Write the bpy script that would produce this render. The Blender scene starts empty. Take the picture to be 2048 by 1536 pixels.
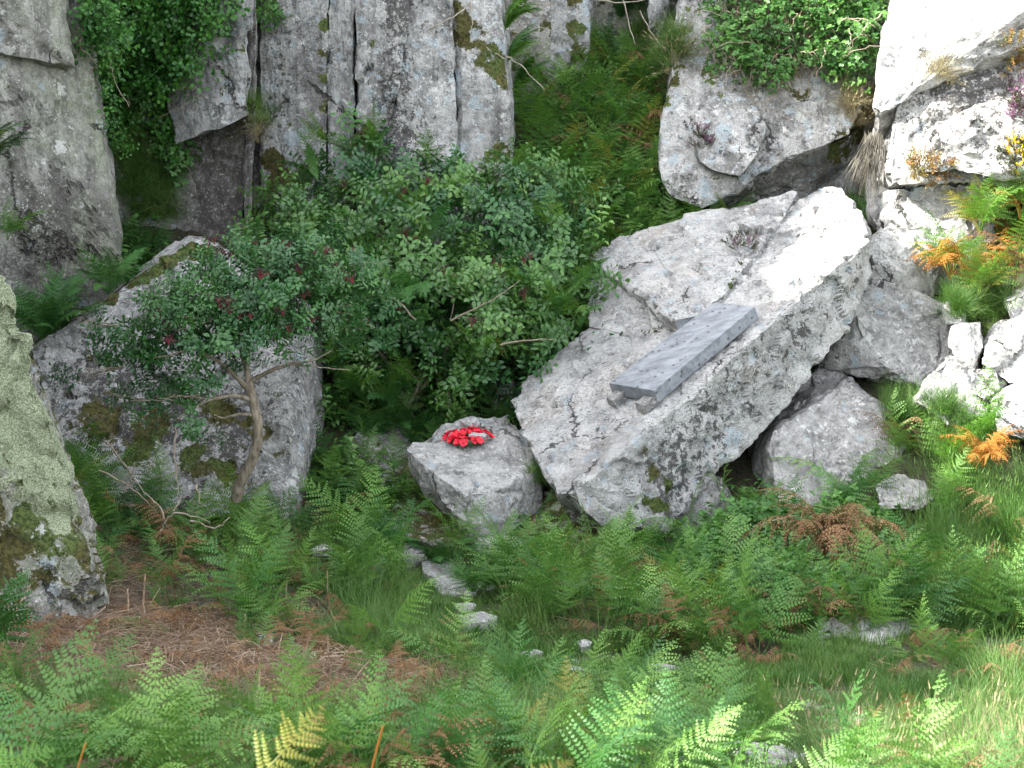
import bpy, bmesh, math, random
import numpy as np
from mathutils import Vector, Matrix, Euler
from mathutils.bvhtree import BVHTree

C = bpy.context
SC = C.scene
COL = SC.collection
R = math.radians
rng = np.random.default_rng(11)
random.seed(11)

# ------------------------------------------------------------------ camera, world, sun
CAM_Z = 4.3
PITCH = R(-10.0)
HALF = R(15.5)
cam_d = bpy.data.cameras.new('camera')
cam = bpy.data.objects.new('camera', cam_d)
COL.objects.link(cam)
cam.location = (0, 0, CAM_Z)
cam.rotation_euler = (R(90) + PITCH, 0, 0)
cam_d.sensor_width = 36
cam_d.lens = 18 / math.tan(HALF)
cam_d.clip_end = 300
cam_d.clip_start = 0.05
cam_d.dof.use_dof = True
cam_d.dof.focus_distance = 16.5
cam_d.dof.aperture_fstop = 6.5
SC.camera = cam

SUN_DIR = Vector((-0.76, -0.12, 0.64)).normalized()      # towards the sun
w = bpy.data.worlds.new('World'); SC.world = w; w.use_nodes = True
nt = w.node_tree; nt.nodes.clear()
out = nt.nodes.new('ShaderNodeOutputWorld')
bg = nt.nodes.new('ShaderNodeBackground'); bg.inputs[1].default_value = 0.15
sky = nt.nodes.new('ShaderNodeTexSky'); sky.sky_type = 'NISHITA'; sky.sun_disc = False
sky.sun_elevation = math.asin(SUN_DIR.z)
sky.sun_rotation = math.atan2(SUN_DIR.x, SUN_DIR.y)
sky.air_density = 1.0; sky.dust_density = 2.5; sky.ozone_density = 1.0
hs = nt.nodes.new('ShaderNodeHueSaturation'); hs.inputs['Saturation'].default_value = 0.28
nt.links.new(sky.outputs[0], hs.inputs['Color'])
nt.links.new(hs.outputs[0], bg.inputs[0]); nt.links.new(bg.outputs[0], out.inputs[0])
sl = bpy.data.lights.new('sun', 'SUN'); sl.energy = 2.8; sl.angle = R(0.5); sl.color = (1.0, 0.95, 0.86)
so = bpy.data.objects.new('sun', sl); COL.objects.link(so)
so.rotation_euler = SUN_DIR.to_track_quat('Z', 'Y').to_euler(); so.location = (-12, -4, 18)
vs = SC.view_settings
SC.display_settings.display_device = 'sRGB'
vs.view_transform = 'Standard'; vs.look = 'None'; vs.gamma = 1; vs.use_curve_mapping = False
vs.exposure = 2.75
SC.cycles.use_denoising = True
SC.cycles.max_bounces = 6; SC.cycles.diffuse_bounces = 3; SC.cycles.glossy_bounces = 2
SC.cycles.transmission_bounces = 3; SC.cycles.transparent_max_bounces = 4

# ------------------------------------------------------------------ helpers: projection
F = 1024 / math.tan(HALF)
cp, sp = math.cos(PITCH), math.sin(PITCH)
def ray(px, py):
    dx = (px - 1024) / F; dy = -(py - 768) / F
    # forward (0,cp,sp), up (0,-sp,cp)
    return Vector((dx, cp - dy * sp, sp + dy * cp))
def at(px, py, Y):
    d = ray(px, py); t = Y / d.y
    return Vector((d.x * t, Y, CAM_Z + d.z * t))
def project(P):
    P = np.asarray(P, float); x = P[..., 0]; y = P[..., 1]; z = P[..., 2] - CAM_Z
    f = y * cp + z * sp; u = -y * sp + z * cp
    f = np.where(f < 0.05, 0.05, f)
    return 1024 + F * x / f, 768 - F * u / f
def fig(pts, Y=None):
    return [at(*p) if Y is None else at(p[0], p[1], Y) for p in pts]

# ------------------------------------------------------------------ helpers: noise (numpy)
def _hash(ix, iy, iz, s):
    h = (ix * 374761393 + iy * 668265263 + iz * 2147483647 + s * 1274126177) & 0xffffffff
    h = ((h ^ (h >> 13)) * 1274126177) & 0xffffffff
    h = ((h ^ (h >> 16)) * 2246822519) & 0xffffffff
    return ((h ^ (h >> 15)) & 0xffffff) / 16777215.0
def vnoise(p, s=0):
    f = np.floor(p); i = f.astype(np.int64); t = p - f; t = t * t * t * (t * (t * 6 - 15) + 10)
    r = 0
    for dx in (0, 1):
        wx = t[:, 0] if dx else 1 - t[:, 0]
        for dy in (0, 1):
            wy = t[:, 1] if dy else 1 - t[:, 1]
            for dz in (0, 1):
                wz = t[:, 2] if dz else 1 - t[:, 2]
                r = r + wx * wy * wz * _hash(i[:, 0] + dx, i[:, 1] + dy, i[:, 2] + dz, s)
    return r * 2 - 1
def fbm(p, s=0, o=4, g=0.5):
    a = 1; r = 0; n = 0
    for k in range(o):
        r = r + a * vnoise(p * (2.03 ** k) + 17.3 * k, s + k); n += a; a *= g
    return r / n
def facet(p, s=0):
    """plane offset of the nearest random cell: chipped facets"""
    f = np.floor(p).astype(np.int64); best = np.full(len(p), 1e9); val = np.zeros(len(p))
    for dx in (-1, 0, 1):
        for dy in (-1, 0, 1):
            for dz in (-1, 0, 1):
                c = f + np.array([dx, dy, dz])
                h = [_hash(c[:, 0], c[:, 1], c[:, 2], s + k) for k in range(6)]
                q = c + np.stack(h[:3], 1); d = p - q; dd = (d * d).sum(1)
                n = np.stack(h[3:], 1) * 2 - 1
                m = dd < best
                best = np.where(m, dd, best); val = np.where(m, (d * n).sum(1) + (h[3] - .5) * .5, val)
    return val

# ------------------------------------------------------------------ helpers: objects
def tag(o, label=None, cat=None, group=None, kind=None):
    if label: o['label'] = label
    if cat: o['category'] = cat
    if group: o['group'] = group
    if kind: o['kind'] = kind
    return o
def link(name, me, mat=None, parent=None, loc=(0, 0, 0)):
    o = bpy.data.objects.new(name, me); COL.objects.link(o); o.location = loc
    if parent: o.parent = parent
    if mat and me and not me.materials: me.materials.append(mat)
    return o
def empty(name, loc, label=None, cat=None, group=None, kind=None):
    o = bpy.data.objects.new(name, None); COL.objects.link(o); o.location = loc
    o.empty_display_size = .1
    return tag(o, label, cat, group, kind)
def mesh_np(name, V, faces, mat=None, smooth=True):
    me = bpy.data.meshes.new(name)
    me.from_pydata([tuple(v) for v in V], [], [tuple(f) for f in faces])
    if smooth: me.shade_smooth()
    if mat: me.materials.append(mat)
    return me
def coords(me):
    a = np.empty(len(me.vertices) * 3); me.vertices.foreach_get('co', a); return a.reshape(-1, 3)
def normals(me):
    a = np.empty(len(me.vertices) * 3); me.vertices.foreach_get('normal', a); return a.reshape(-1, 3)
def setco(me, V):
    me.vertices.foreach_set('co', V.ravel()); me.update()

ROCKS = []          # rocks are kept for ray casts
def hull_bm(bm, pts):
    b = bmesh.new()
    for p in pts: b.verts.new(p)
    r = bmesh.ops.convex_hull(b, input=b.verts)
    bmesh.ops.delete(b, geom=list({g for g in r['geom_interior'] + r['geom_unused'] if isinstance(g, bmesh.types.BMVert)}), context='VERTS')
    m = bpy.data.meshes.new('tmp'); b.to_mesh(m); b.free(); bm.from_mesh(m); bpy.data.meshes.remove(m)
def hull_dense(bm, pts, L):
    b = bmesh.new()
    for p in pts: b.verts.new(p)
    r = bmesh.ops.convex_hull(b, input=b.verts)
    bad = {g for g in r['geom_interior'] + r['geom_unused'] if isinstance(g, bmesh.types.BMVert)}
    bmesh.ops.delete(b, geom=list(bad), context='VERTS')
    bmesh.ops.dissolve_limit(b, angle_limit=R(3), verts=b.verts[:], edges=b.edges[:])
    bmesh.ops.triangulate(b, faces=b.faces[:], quad_method='BEAUTY', ngon_method='BEAUTY')
    for _ in range(12):
        long_ = [e for e in b.edges if e.calc_length() > L * 1.35]
        if not long_: break
        bmesh.ops.subdivide_edges(b, edges=long_, cuts=1, use_grid_fill=True)
        bmesh.ops.triangulate(b, faces=[f for f in b.faces if len(f.verts) > 3], quad_method='SHORT_EDGE', ngon_method='BEAUTY')
    bmesh.ops.recalc_face_normals(b, faces=b.faces)
    m = bpy.data.meshes.new('tmp'); b.to_mesh(m); b.free(); bm.from_mesh(m); bpy.data.meshes.remove(m)
def rock(name, hulls, mat, voxel=.045, amp=.05, chip=.05, chip_s=2.2, fine=.012, seed=0, parent=None, origin=None, squash=None, **tags):
    """hulls: lists of world points; each becomes a dense faceted block, weathered"""
    bm = bmesh.new()
    for h in hulls: hull_dense(bm, h, voxel)
    m2 = bpy.data.meshes.new(name); bm.to_mesh(m2); bm.free()
    V = coords(m2); N = normals(m2)
    s = seed * 13 + 5
    # uneven edges: low noise moves the points in all directions
    lo = np.stack([fbm(V * .9 + 31 * k, s + k, 3) for k in range(3)], 1)
    V2 = V + lo * amp * 1.3
    mid = np.stack([fbm(V * 4 + 9 * k, s + 7 + k, 3) for k in range(3)], 1)
    V2 += mid * amp * .40
    V2 += N * (facet(V * chip_s + mid * .25, s) * chip)[:, None]
    V2 += N * (facet(V * chip_s * 3.1 + mid * .3, s + 3) * chip * .33)[:, None]
    cr_ = (1 - np.abs(fbm(V * 1.3 + lo * .5, s + 21, 3))) ** 14; V2 -= N * (cr_ * chip * .9)[:, None]     # weathered cracks
    V2 += N * (fbm(V * 9, s + 17, 2, .6) * fine * 1.3)[:, None]
    V2 += N * (fbm(V * 22, s + 11, 3, .6) * fine)[:, None]
    base = Vector(origin) if origin is not None else Vector((V2[:, 0].mean(), V2[:, 1].mean(), V2[:, 2].min()))
    V2 -= np.array(base)
    setco(m2, V2); m2.shade_smooth(); m2.set_sharp_from_angle(angle=R(42))
    m2.materials.clear(); m2.materials.append(mat)
    if parent is not None:
        o = link(name, m2, None, parent, base - parent.location)
    else:
        o = link(name, m2, None, None, base)
    ROCKS.append((o, base))
    tag(o, **tags)
    return o
def planar(pix, A, B, C):
    a, b, c = at(*A), at(*B), at(*C); n = (b - a).cross(c - a).normalized(); o = Vector((0, 0, CAM_Z)); P = []
    for q in pix:
        d = ray(q[0], q[1]); P.append(o + d * ((a - o).dot(n) / d.dot(n)))
    return P
def slabpts(front, back=1.0, shrink=.0, dz=0):
    """front: (px,py,Y) pixels; gives front and back points (back along the line of sight)"""
    P = [at(*p) for p in front]
    c = sum(P, Vector()) / len(P)
    Q = []
    for p in front:
        q = at(p[0], p[1], p[2] + back)
        q = q.lerp(c + Vector((0, back, 0)), shrink); q.z += dz
        Q.append(q)
    return P + Q
BVH = []
def build_bvh(extra=()):
    BVH.clear()
    for o, b in ROCKS + list(extra):
        me = o.data
        vs_ = [v.co + b for v in me.vertices]
        BVH.append((o, BVHTree.FromPolygons(vs_, [p.vertices[:] for p in me.polygons])))
def cast(px, py, only=None):
    d = ray(px, py).normalized(); best = None
    for o, t in BVH:
        if only is not None and o not in only: continue
        h = t.ray_cast(Vector((0, 0, CAM_Z)), d)
        if h[0] is not None and (best is None or h[3] < best[3]): best = (h[0], h[1], o, h[3])
    return best
def cast_dir(p, d, maxd=50):
    best = None
    for o, t in BVH:
        h = t.ray_cast(p, d, maxd)
        if h[0] is not None and (best is None or h[3] < best[3]): best = (h[0], h[1], o, h[3])
    return best
# ------------------------------------------------------------------ materials
def new_mat(name):
    m = bpy.data.materials.new(name); m.use_nodes = True
    n = m.node_tree; n.nodes.clear(); return m, n
class NB:
    def __init__(s, nt): s.t = nt
    def n(s, t, **k):
        x = s.t.nodes.new(t)
        for a, b in k.items(): setattr(x, a, b)
        return x
    def l(s, a, b): s.t.links.new(a, b)
    def inp(s, node, key, v):
        if v is None: return
        if hasattr(v, 'links') or isinstance(v, bpy.types.NodeSocket): s.l(v, node.inputs[key])
        else: node.inputs[key].default_value = v
    def noise(s, vec, scale, detail=4, rough=.55, dist=0, out=0):
        x = s.n('ShaderNodeTexNoise'); s.inp(x, 'Vector', vec); x.inputs['Scale'].default_value = scale
        x.inputs['Detail'].default_value = detail; x.inputs['Roughness'].default_value = rough
        x.inputs['Distortion'].default_value = dist
        return x.outputs[out]
    def voro(s, vec, scale, feature='F1', out=0, rand=1):
        x = s.n('ShaderNodeTexVoronoi', feature=feature); s.inp(x, 'Vector', vec); x.inputs['Scale'].default_value = scale
        x.inputs['Randomness'].default_value = rand
        return x.outputs[out]
    def math(s, op, a, b=None, c=None, clamp=False):
        x = s.n('ShaderNodeMath', operation=op, use_clamp=clamp)
        s.inp(x, 0, a); s.inp(x, 1, b); s.inp(x, 2, c); return x.outputs[0]
    def step(s, v, lo, hi, a=0, b=1):
        x = s.n('ShaderNodeMapRange', interpolation_type='SMOOTHSTEP'); s.inp(x, 0, v)
        for i, q in enumerate((lo, hi, a, b)): s.inp(x, i + 1, q)
        return x.outputs[0]
    def mix(s, f, a, b, mode='MIX'):
        x = s.n('ShaderNodeMix', data_type='RGBA', blend_type=mode)
        s.inp(x, 0, f)
        for i, q in ((6, a), (7, b)):
            if isinstance(q, (tuple, list)): x.inputs[i].default_value = (*q, 1) if len(q) == 3 else q
            else: s.l(q, x.inputs[i])
        return x.outputs[2]
    def vec(s, v, scale=(1, 1, 1), rot=(0, 0, 0), loc=(0, 0, 0)):
        x = s.n('ShaderNodeMapping'); s.inp(x, 0, v)
        x.inputs[1].default_value = loc; x.inputs[2].default_value = rot; x.inputs[3].default_value = scale
        return x.outputs[0]

def rock_mat(name, lo=(.24, .235, .222), hi=(.40, .39, .37), white=.5, blue=.2, black=.4, green=.0, moss=.25,
             streak=.0, grain=1.0, grain_rot=None, rust=.0, seed=0, topmoss=.0, bump=1.0):
    m, t = new_mat(name); b = NB(t)
    geo = b.n('ShaderNodeNewGeometry')
    P0 = geo.outputs['Position']
    P = b.vec(P0, loc=(seed * 3.1, seed * 1.7, seed * 5.3))
    big = b.noise(P, .9, 3, .6); mid = b.noise(P, 4.5, 4, .65); warp = b.noise(P, 9, 3, .7, out=1)
    wv = b.n('ShaderNodeVectorMath', operation='MULTIPLY_ADD'); b.l(warp, wv.inputs[0]); wv.inputs[1].default_value = (.22,) * 3; b.l(P, wv.inputs[2])
    PW = wv.outputs[0]
    fine = b.noise(P, 34, 3, .75); vfine = b.noise(P, 90, 2, .7)
    c = b.mix(b.step(big, .3, .7), lo, hi)
    c = b.mix(b.step(b.noise(b.vec(P, (1, 1, .5), (0, 0, 0), (2, 9, 4)), .55, 3, .6), .40, .60, .0, .55), c, tuple(x * .55 for x in lo))
    c = b.mix(b.step(mid, .35, .75, 0, .55), c, tuple(x * 1.35 for x in hi))
    c = b.mix(b.step(mid, .54, .32, 0, .75), c, tuple(x * .62 for x in lo))
    if rust: c = b.mix(b.math('MULTIPLY', b.step(b.noise(P, 1.7, 5, .6), .5, .7), rust), c, (.27, .19, .12))
    if green:
        gm = b.math('MULTIPLY', b.step(b.noise(b.vec(P, (1, 1, 1), (0, 0, 0), (9, 2, 1)), 1.1, 5, .6), .42, .62), green)
        c = b.mix(gm, c, (.235, .265, .165))
    # foliation / grain of the stone
    gv = P if grain_rot is None else b.vec(P, (1.6, 14, 14), grain_rot)
    g = b.noise(gv, 5 if grain_rot is not None else 14, 6, .7)
    c = b.mix(b.step(g, .45, .7, 0, .55 * grain), c, (.47, .46, .44))
    c = b.mix(b.step(g, .5, .3, 0, .6 * grain), c, (.13, .125, .12))
    if streak:
        st = b.noise(b.vec(P, (3.5, 3.5, .3)), 1.3, 5, .72)
        c = b.mix(b.math('MULTIPLY', b.step(st, .48, .60), streak), c, (.055, .05, .047))
    # crustose lichens: rounded discs of several sizes
    def discs(scale, thr, loc):
        d = b.n('ShaderNodeTexVoronoi', feature='F1'); b.l(b.vec(PW, (1, 1, 1), (0, 0, 0), loc), d.inputs['Vector'])
        d.inputs['Scale'].default_value = scale
        sep = b.n('ShaderNodeSeparateColor'); b.l(d.outputs['Color'], sep.inputs[0])
        keep = b.math('LESS_THAN', sep.outputs[0], thr)
        rad = b.math('MULTIPLY_ADD', sep.outputs[1], .32, .12)
        edge = b.math('SUBTRACT', rad, d.outputs['Distance'])
        edge = b.math('ADD', edge, b.math('MULTIPLY', b.math('SUBTRACT', fine, .5), .35))
        return b.math('MULTIPLY', b.step(edge, .0, .05), keep)
    wm = b.math('MAXIMUM', discs(5.5, white * .8, (0, 0, 0)), discs(13, white * .9, (4, 1, 2)))
    wm = b.math('MAXIMUM', wm, discs(27, white, (1, 8, 2)))
    c = b.mix(b.math('MULTIPLY', wm, .75), c, (.54, .54, .515))
    if blue:
        bmk = b.math('MAXIMUM', discs(7, blue, (7, 3, 3)), discs(4, blue * .6, (3, 13, 3)))
        c = b.mix(b.math('MULTIPLY', bmk, .7), c, (.33, .395, .425))
    # black lichen and dirt, clumpy, plus painted shading on one buttress
    bk = b.noise(P, 13, 5, .78)
    area = b.noise(b.vec(P, (1, 1, .55), (0, 0, 0), (5, 5, 5)), 1.15, 4, .6)
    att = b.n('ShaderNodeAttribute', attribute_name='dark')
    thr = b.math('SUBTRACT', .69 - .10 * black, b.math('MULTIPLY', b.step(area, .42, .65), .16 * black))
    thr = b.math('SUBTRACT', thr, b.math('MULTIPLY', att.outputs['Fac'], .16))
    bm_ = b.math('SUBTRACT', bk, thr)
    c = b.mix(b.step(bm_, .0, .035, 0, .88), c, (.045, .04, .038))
    ad = b.n('ShaderNodeAttribute', attribute_name='stain_shade')  # stains, and shade painted on the buttress underside
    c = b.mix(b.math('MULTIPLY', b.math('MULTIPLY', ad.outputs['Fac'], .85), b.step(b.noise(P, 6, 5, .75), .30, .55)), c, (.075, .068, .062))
    # speckle of the granite crystals
    spk = b.step(b.noise(b.vec(P, loc=(8, 4, 1)), 1.9, 4, .65), .38, .66, .22, .85)
    c = b.mix(b.math('MULTIPLY', b.step(fine, .46, .33), spk), c, (.08, .077, .072))
    c = b.mix(b.math('MULTIPLY', b.step(fine, .55, .70), spk), c, (.62, .615, .59))
    c = b.mix(b.step(vfine, .44, .34, 0, .38), c, (.10, .10, .095))
    ve = b.n('ShaderNodeTexVoronoi', feature='DISTANCE_TO_EDGE'); b.l(b.vec(PW, (1, 1, .55), (.3, .2, .4), (6, 2, 7)), ve.inputs['Vector']); ve.inputs['Scale'].default_value = .95
    crk = b.math('MULTIPLY', b.step(ve.outputs['Distance'], .016, .004), b.step(b.noise(b.vec(P, loc=(3, 3, 9)), 1.1, 3, .6), .50, .60))
    c = b.mix(b.math('MULTIPLY', crk, .85), c, (.035, .032, .028))
    # moss
    am = b.n('ShaderNodeAttribute', attribute_name='moss')
    nz = b.n('ShaderNodeSeparateXYZ'); b.l(geo.outputs['Normal'], nz.inputs[0])
    mo = b.noise(P, 4.2, 6, .74)
    mthr = b.math('SUBTRACT', .70 - .2 * moss, b.math('MULTIPLY', am.outputs['Fac'], .25))
    if topmoss: mthr = b.math('SUBTRACT', mthr, b.step(nz.outputs[2], .2, .8, 0, .3 * topmoss))
    mm = b.step(b.math('SUBTRACT', mo, mthr), 0, .03)
    mcol = b.mix(b.step(b.noise(P, 28, 3, .6), .3, .7), (.028, .028, .010), (.105, .095, .03))
    mcol = b.mix(b.step(b.noise(P, 2, 3, .6), .45, .6), mcol, b.mix(b.step(fine, .4, .6), (.03, .05, .012), (.10, .125, .035)))
    c = b.mix(mm, c, mcol)
    ap = b.n('ShaderNodeAttribute', attribute_name='pale')      # pale leafy lichen
    pm = b.step(b.math('ADD', b.noise(P, 9, 6, .7), b.math('MULTIPLY', ap.outputs['Fac'], .35)), .62, .70)
    pm = b.math('MULTIPLY', pm, b.math('MINIMUM', b.math('MULTIPLY', ap.outputs['Fac'], 3), 1))
    c = b.mix(pm, c, b.mix(b.step(vfine, .35, .65), (.13, .15, .08), (.36, .40, .27)))
    # height
    h = b.math('MULTIPLY', fine, .35); h = b.math('MULTIPLY_ADD', mid, .8, h); h = b.math('MULTIPLY_ADD', g, .5, h)
    h = b.math('MULTIPLY_ADD', vfine, .16, h); h = b.math('MULTIPLY_ADD', crk, -1.2, h)
    bp = b.n('ShaderNodeBump'); bp.inputs['Strength'].default_value = .9; bp.inputs['Distance'].default_value = .06 * bump
    b.l(h, bp.inputs['Height'])
    s = b.n('ShaderNodeBsdfPrincipled'); b.l(c, s.inputs['Base Color']); s.inputs['Roughness'].default_value = .88
    s.inputs['Specular IOR Level'].default_value = .25
    b.l(bp.outputs[0], s.inputs['Normal'])
    o = b.n('ShaderNodeOutputMaterial'); b.l(s.outputs[0], o.inputs[0])
    return m

def leaf_mat(name, cols, rough=.5, trans=.35, spec=.4, scale=.9, dead=None, vein=False):
    """cols: 2-4 colours mixed by clump noise and by instance"""
    m, t = new_mat(name); b = NB(t)
    geo = b.n('ShaderNodeNewGeometry'); oi = b.n('ShaderNodeObjectInfo')
    n1 = b.noise(geo.outputs['Position'], scale, 3, .6)
    rnd = b.math('FRACT', b.math('MULTIPLY', oi.outputs['Random'], 7.31))
    f = b.math('ADD', b.math('MULTIPLY', b.step(n1, .3, .7), .5), b.math('MULTIPLY', oi.outputs['Random'], .5))
    cr = b.n('ShaderNodeValToRGB'); e = cr.color_ramp.elements
    e[0].color = (*cols[0], 1); e[1].color = (*cols[-1], 1)
    for k, cc in enumerate(cols[1:-1]):
        x = cr.color_ramp.elements.new((k + 1) / (len(cols) - 1)); x.color = (*cc, 1)
    b.l(f, cr.inputs[0]); c = cr.outputs[0]
    c = b.mix(.35, c, b.noise(geo.outputs['Position'], 30, 2, .5, out=0), 'SOFT_LIGHT')
    c = b.mix(b.step(rnd, 0, 1, 0, .35), c, tuple(x * .55 for x in cols[0]))
    if dead: c = b.mix(b.step(b.noise(geo.outputs['Position'], 2.3, 4, .7), dead[1], dead[1] + .06), c, dead[0])
    d = b.n('ShaderNodeBsdfPrincipled'); b.l(c, d.inputs['Base Color']); d.inputs['Roughness'].default_value = rough
    d.inputs['Specular IOR Level'].default_value = spec
    tr = b.n('ShaderNodeBsdfTranslucent'); b.l(b.mix(.5, c, (.35, .5, .06), 'OVERLAY'), tr.inputs[0])
    mx = b.n('ShaderNodeMixShader'); mx.inputs[0].default_value = trans
    b.l(d.outputs[0], mx.inputs[1]); b.l(tr.outputs[0], mx.inputs[2])
    o = b.n('ShaderNodeOutputMaterial'); b.l(mx.outputs[0], o.inputs[0])
    return m
def plain_mat(name, c0, c1, scale=20, rough=.8, bump=.3, stretch=(1, 1, 1), spec=.3, detail=4):
    m, t = new_mat(name); b = NB(t)
    tc = b.n('ShaderNodeTexCoord'); v = b.vec(tc.outputs['Object'], stretch)
    n = b.noise(v, scale, detail, .6); c = b.mix(b.step(n, .3, .7), c0, c1)
    oi = b.n('ShaderNodeObjectInfo')
    c = b.mix(b.math('MULTIPLY', oi.outputs['Random'], .3), c, c0)
    s = b.n('ShaderNodeBsdfPrincipled'); b.l(c, s.inputs['Base Color']); s.inputs['Roughness'].default_value = rough
    s.inputs['Specular IOR Level'].default_value = spec
    if bump:
        bp = b.n('ShaderNodeBump'); bp.inputs['Strength'].default_value = bump; bp.inputs['Distance'].default_value = .01
        b.l(n, bp.inputs['Height']); b.l(bp.outputs[0], s.inputs['Normal'])
    o = b.n('ShaderNodeOutputMaterial'); b.l(s.outputs[0], o.inputs[0])
    return m

M = {}
M['cliff'] = rock_mat('granite_cliff', lo=(.27, .27, .262), hi=(.43, .425, .41), white=.35, blue=.8, black=.55, moss=.36, streak=.5, seed=1)
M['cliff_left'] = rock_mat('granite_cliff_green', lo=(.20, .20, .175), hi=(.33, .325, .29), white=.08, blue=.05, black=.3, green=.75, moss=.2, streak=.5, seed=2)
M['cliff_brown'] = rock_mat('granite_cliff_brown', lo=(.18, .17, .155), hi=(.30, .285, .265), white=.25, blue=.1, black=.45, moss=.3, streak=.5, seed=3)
M['slab'] = rock_mat('granite_slab', lo=(.35, .35, .345), hi=(.48, .475, .46), white=.5, blue=.25, black=.5, moss=.0, grain=.7, grain_rot=(0, R(52), R(55)), rust=.25, seed=4)
M['boulder'] = rock_mat('granite_boulder', lo=(.29, .285, .27), hi=(.42, .415, .395), white=.40, blue=.2, black=.35, moss=.08, seed=5)
M['boulder_grey'] = rock_mat('granite_boulder_grey', lo=(.24, .235, .225), hi=(.34, .33, .32), white=.18, blue=.1, black=.25, moss=.05, seed=6, bump=.8)
M['boulder_left'] = rock_mat('granite_boulder_mossy', lo=(.23, .23, .22), hi=(.36, .355, .34), white=.35, blue=.15, black=.75, moss=.42, seed=7, rust=.15)
M['mossy'] = rock_mat('granite_covered_in_moss', lo=(.18, .175, .15), hi=(.30, .28, .25), white=.25, blue=.1, black=.4, green=.5, moss=.55, topmoss=.5, seed=8)
M['pale'] = rock_mat('granite_pale', lo=(.36, .355, .34), hi=(.48, .475, .46), white=.55, blue=.1, black=.5, moss=.1, seed=9)
M['stone'] = rock_mat('granite_path_stone', lo=(.30, .295, .28), hi=(.42, .415, .40), white=.3, blue=.1, black=.2, moss=.25, seed=10)

def moss_mat():
    m, t = new_mat('moss'); b = NB(t); geo = b.n('ShaderNodeNewGeometry'); P = geo.outputs['Position']
    f = b.noise(P, 60, 4, .7); n = b.noise(P, 5, 3, .6)
    c = b.mix(b.step(f, .35, .65), (.04, .05, .012), (.17, .19, .05)); c = b.mix(b.step(n, .45, .65, 0, .7), c, (.10, .075, .03))
    s = b.n('ShaderNodeBsdfPrincipled'); b.l(c, s.inputs['Base Color']); s.inputs['Roughness'].default_value = .95
    bp = b.n('ShaderNodeBump'); bp.inputs['Distance'].default_value = .03; b.l(f, bp.inputs['Height']); b.l(bp.outputs[0], s.inputs['Normal'])
    o = b.n('ShaderNodeOutputMaterial'); b.l(s.outputs[0], o.inputs[0])
    return m
M['moss'] = moss_mat()
def ground_mat():
    m, t = new_mat('ground_soil'); b = NB(t)
    geo = b.n('ShaderNodeNewGeometry'); P = geo.outputs['Position']
    n = b.noise(P, 1.3, 5, .6); f = b.noise(P, 26, 5, .7)
    c = b.mix(b.step(f, .3, .7), (.018, .017, .010), (.075, .062, .036))
    c = b.mix(b.step(n, .42, .6, 0, .8), c, b.mix(b.step(f, .3, .65), (.02, .032, .009), (.055, .075, .022)))
    at_ = b.n('ShaderNodeAttribute', attribute_name='litter')
    lit = b.noise(b.vec(P, (1, 4, 1), (0, 0, .5)), 24, 5, .8)
    lc = b.mix(b.step(lit, .35, .65), (.09, .06, .04), (.36, .27, .20))
    c = b.mix(b.math('MULTIPLY', at_.outputs['Fac'], .9), c, lc)
    s = b.n('ShaderNodeBsdfPrincipled'); b.l(c, s.inputs['Base Color']); s.inputs['Roughness'].default_value = .95
    bp = b.n('ShaderNodeBump'); bp.inputs['Distance'].default_value = .04; b.l(f, bp.inputs['Height']); b.l(bp.outputs[0], s.inputs['Normal'])
    o = b.n('ShaderNodeOutputMaterial'); b.l(s.outputs[0], o.inputs[0])
    return m
M['ground'] = ground_mat()

# ------------------------------------------------------------------ ground
gp = [(0,1536,8.3),(1024,1536,8.3),(2048,1536,8.3),(0,1350,10.6),(500,1380,10.5),(0,1180,13.3),(500,1150,14.2),(500,1280,12.2),
      (900,1170,14.7),(950,1270,13.3),(1050,1345,12.1),(1400,1450,10.4),(1750,1500,9.6),(1500,1230,14),(1900,1230,13.8),(1900,1360,11.5),(1500,1110,15.8),
      (2048,1120,15.4),(950,1100,16),(700,1080,16.1),(300,1080,15.7),(1850,900,17),(2048,880,17),(1950,700,18.6),(2000,590,18.7),(2060,470,19.8),(700,960,17.4),
      (900,860,18.2),(1300,700,19.6),(1200,560,20.4),(1200,400,20.5),(1200,250,21.5),(1250,190,22.2),(600,480,20.4),(300,560,19.4),(60,560,18.6),(1450,450,20.8),
      (1700,520,20.3),(1850,560,19.8),(400,760,18.2),(1500,800,18.2),(150,760,17.6)]
GP = [tuple(at(*p)) for p in gp] + [(-7, 0, 2.9), (0, 0, 2.65), (7, 0, 2.8), (0, 4, 2.0), (-6, 8, 1.7), (6.5, 8, 1.3), (-7.5, 14, 1.2), (7.5, 14, .8),
      (-9, 20, 3.6), (9, 20, 3.4), (-6, 26, 5), (0, 27, 5.2), (7, 26, 5), (9, -4, 3.6), (-9, -4, 3.6)]
GPn = np.array(GP)
def _U(r): return np.where(r < 1e-9, 0, r * r * np.log(r + 1e-9))
_n = len(GPn)
_K = _U(np.linalg.norm(GPn[:, None, :2] - GPn[None, :, :2], axis=2)) + np.eye(_n) * .8
_Pm = np.c_[np.ones(_n), GPn[:, :2]]
_A = np.block([[_K, _Pm], [_Pm.T, np.zeros((3, 3))]])
_W = np.linalg.solve(_A, np.r_[GPn[:, 2], 0, 0, 0])
def G0(xy):
    r = np.linalg.norm(xy[:, None, :] - GPn[None, :, :2], axis=2)
    return _U(r) @ _W[:_n] + _W[_n] + xy @ _W[_n + 1:]
def GZ(xy):
    xy = np.asarray(xy, float).reshape(-1, 2)
    p3 = np.c_[xy, np.zeros(len(xy))]
    return G0(xy) + fbm(p3 * 1.1, 71, 3) * .09 + fbm(p3 * 4.5, 75, 3) * .03
def gz(x, y): return float(GZ([[x, y]])[0])
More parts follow.
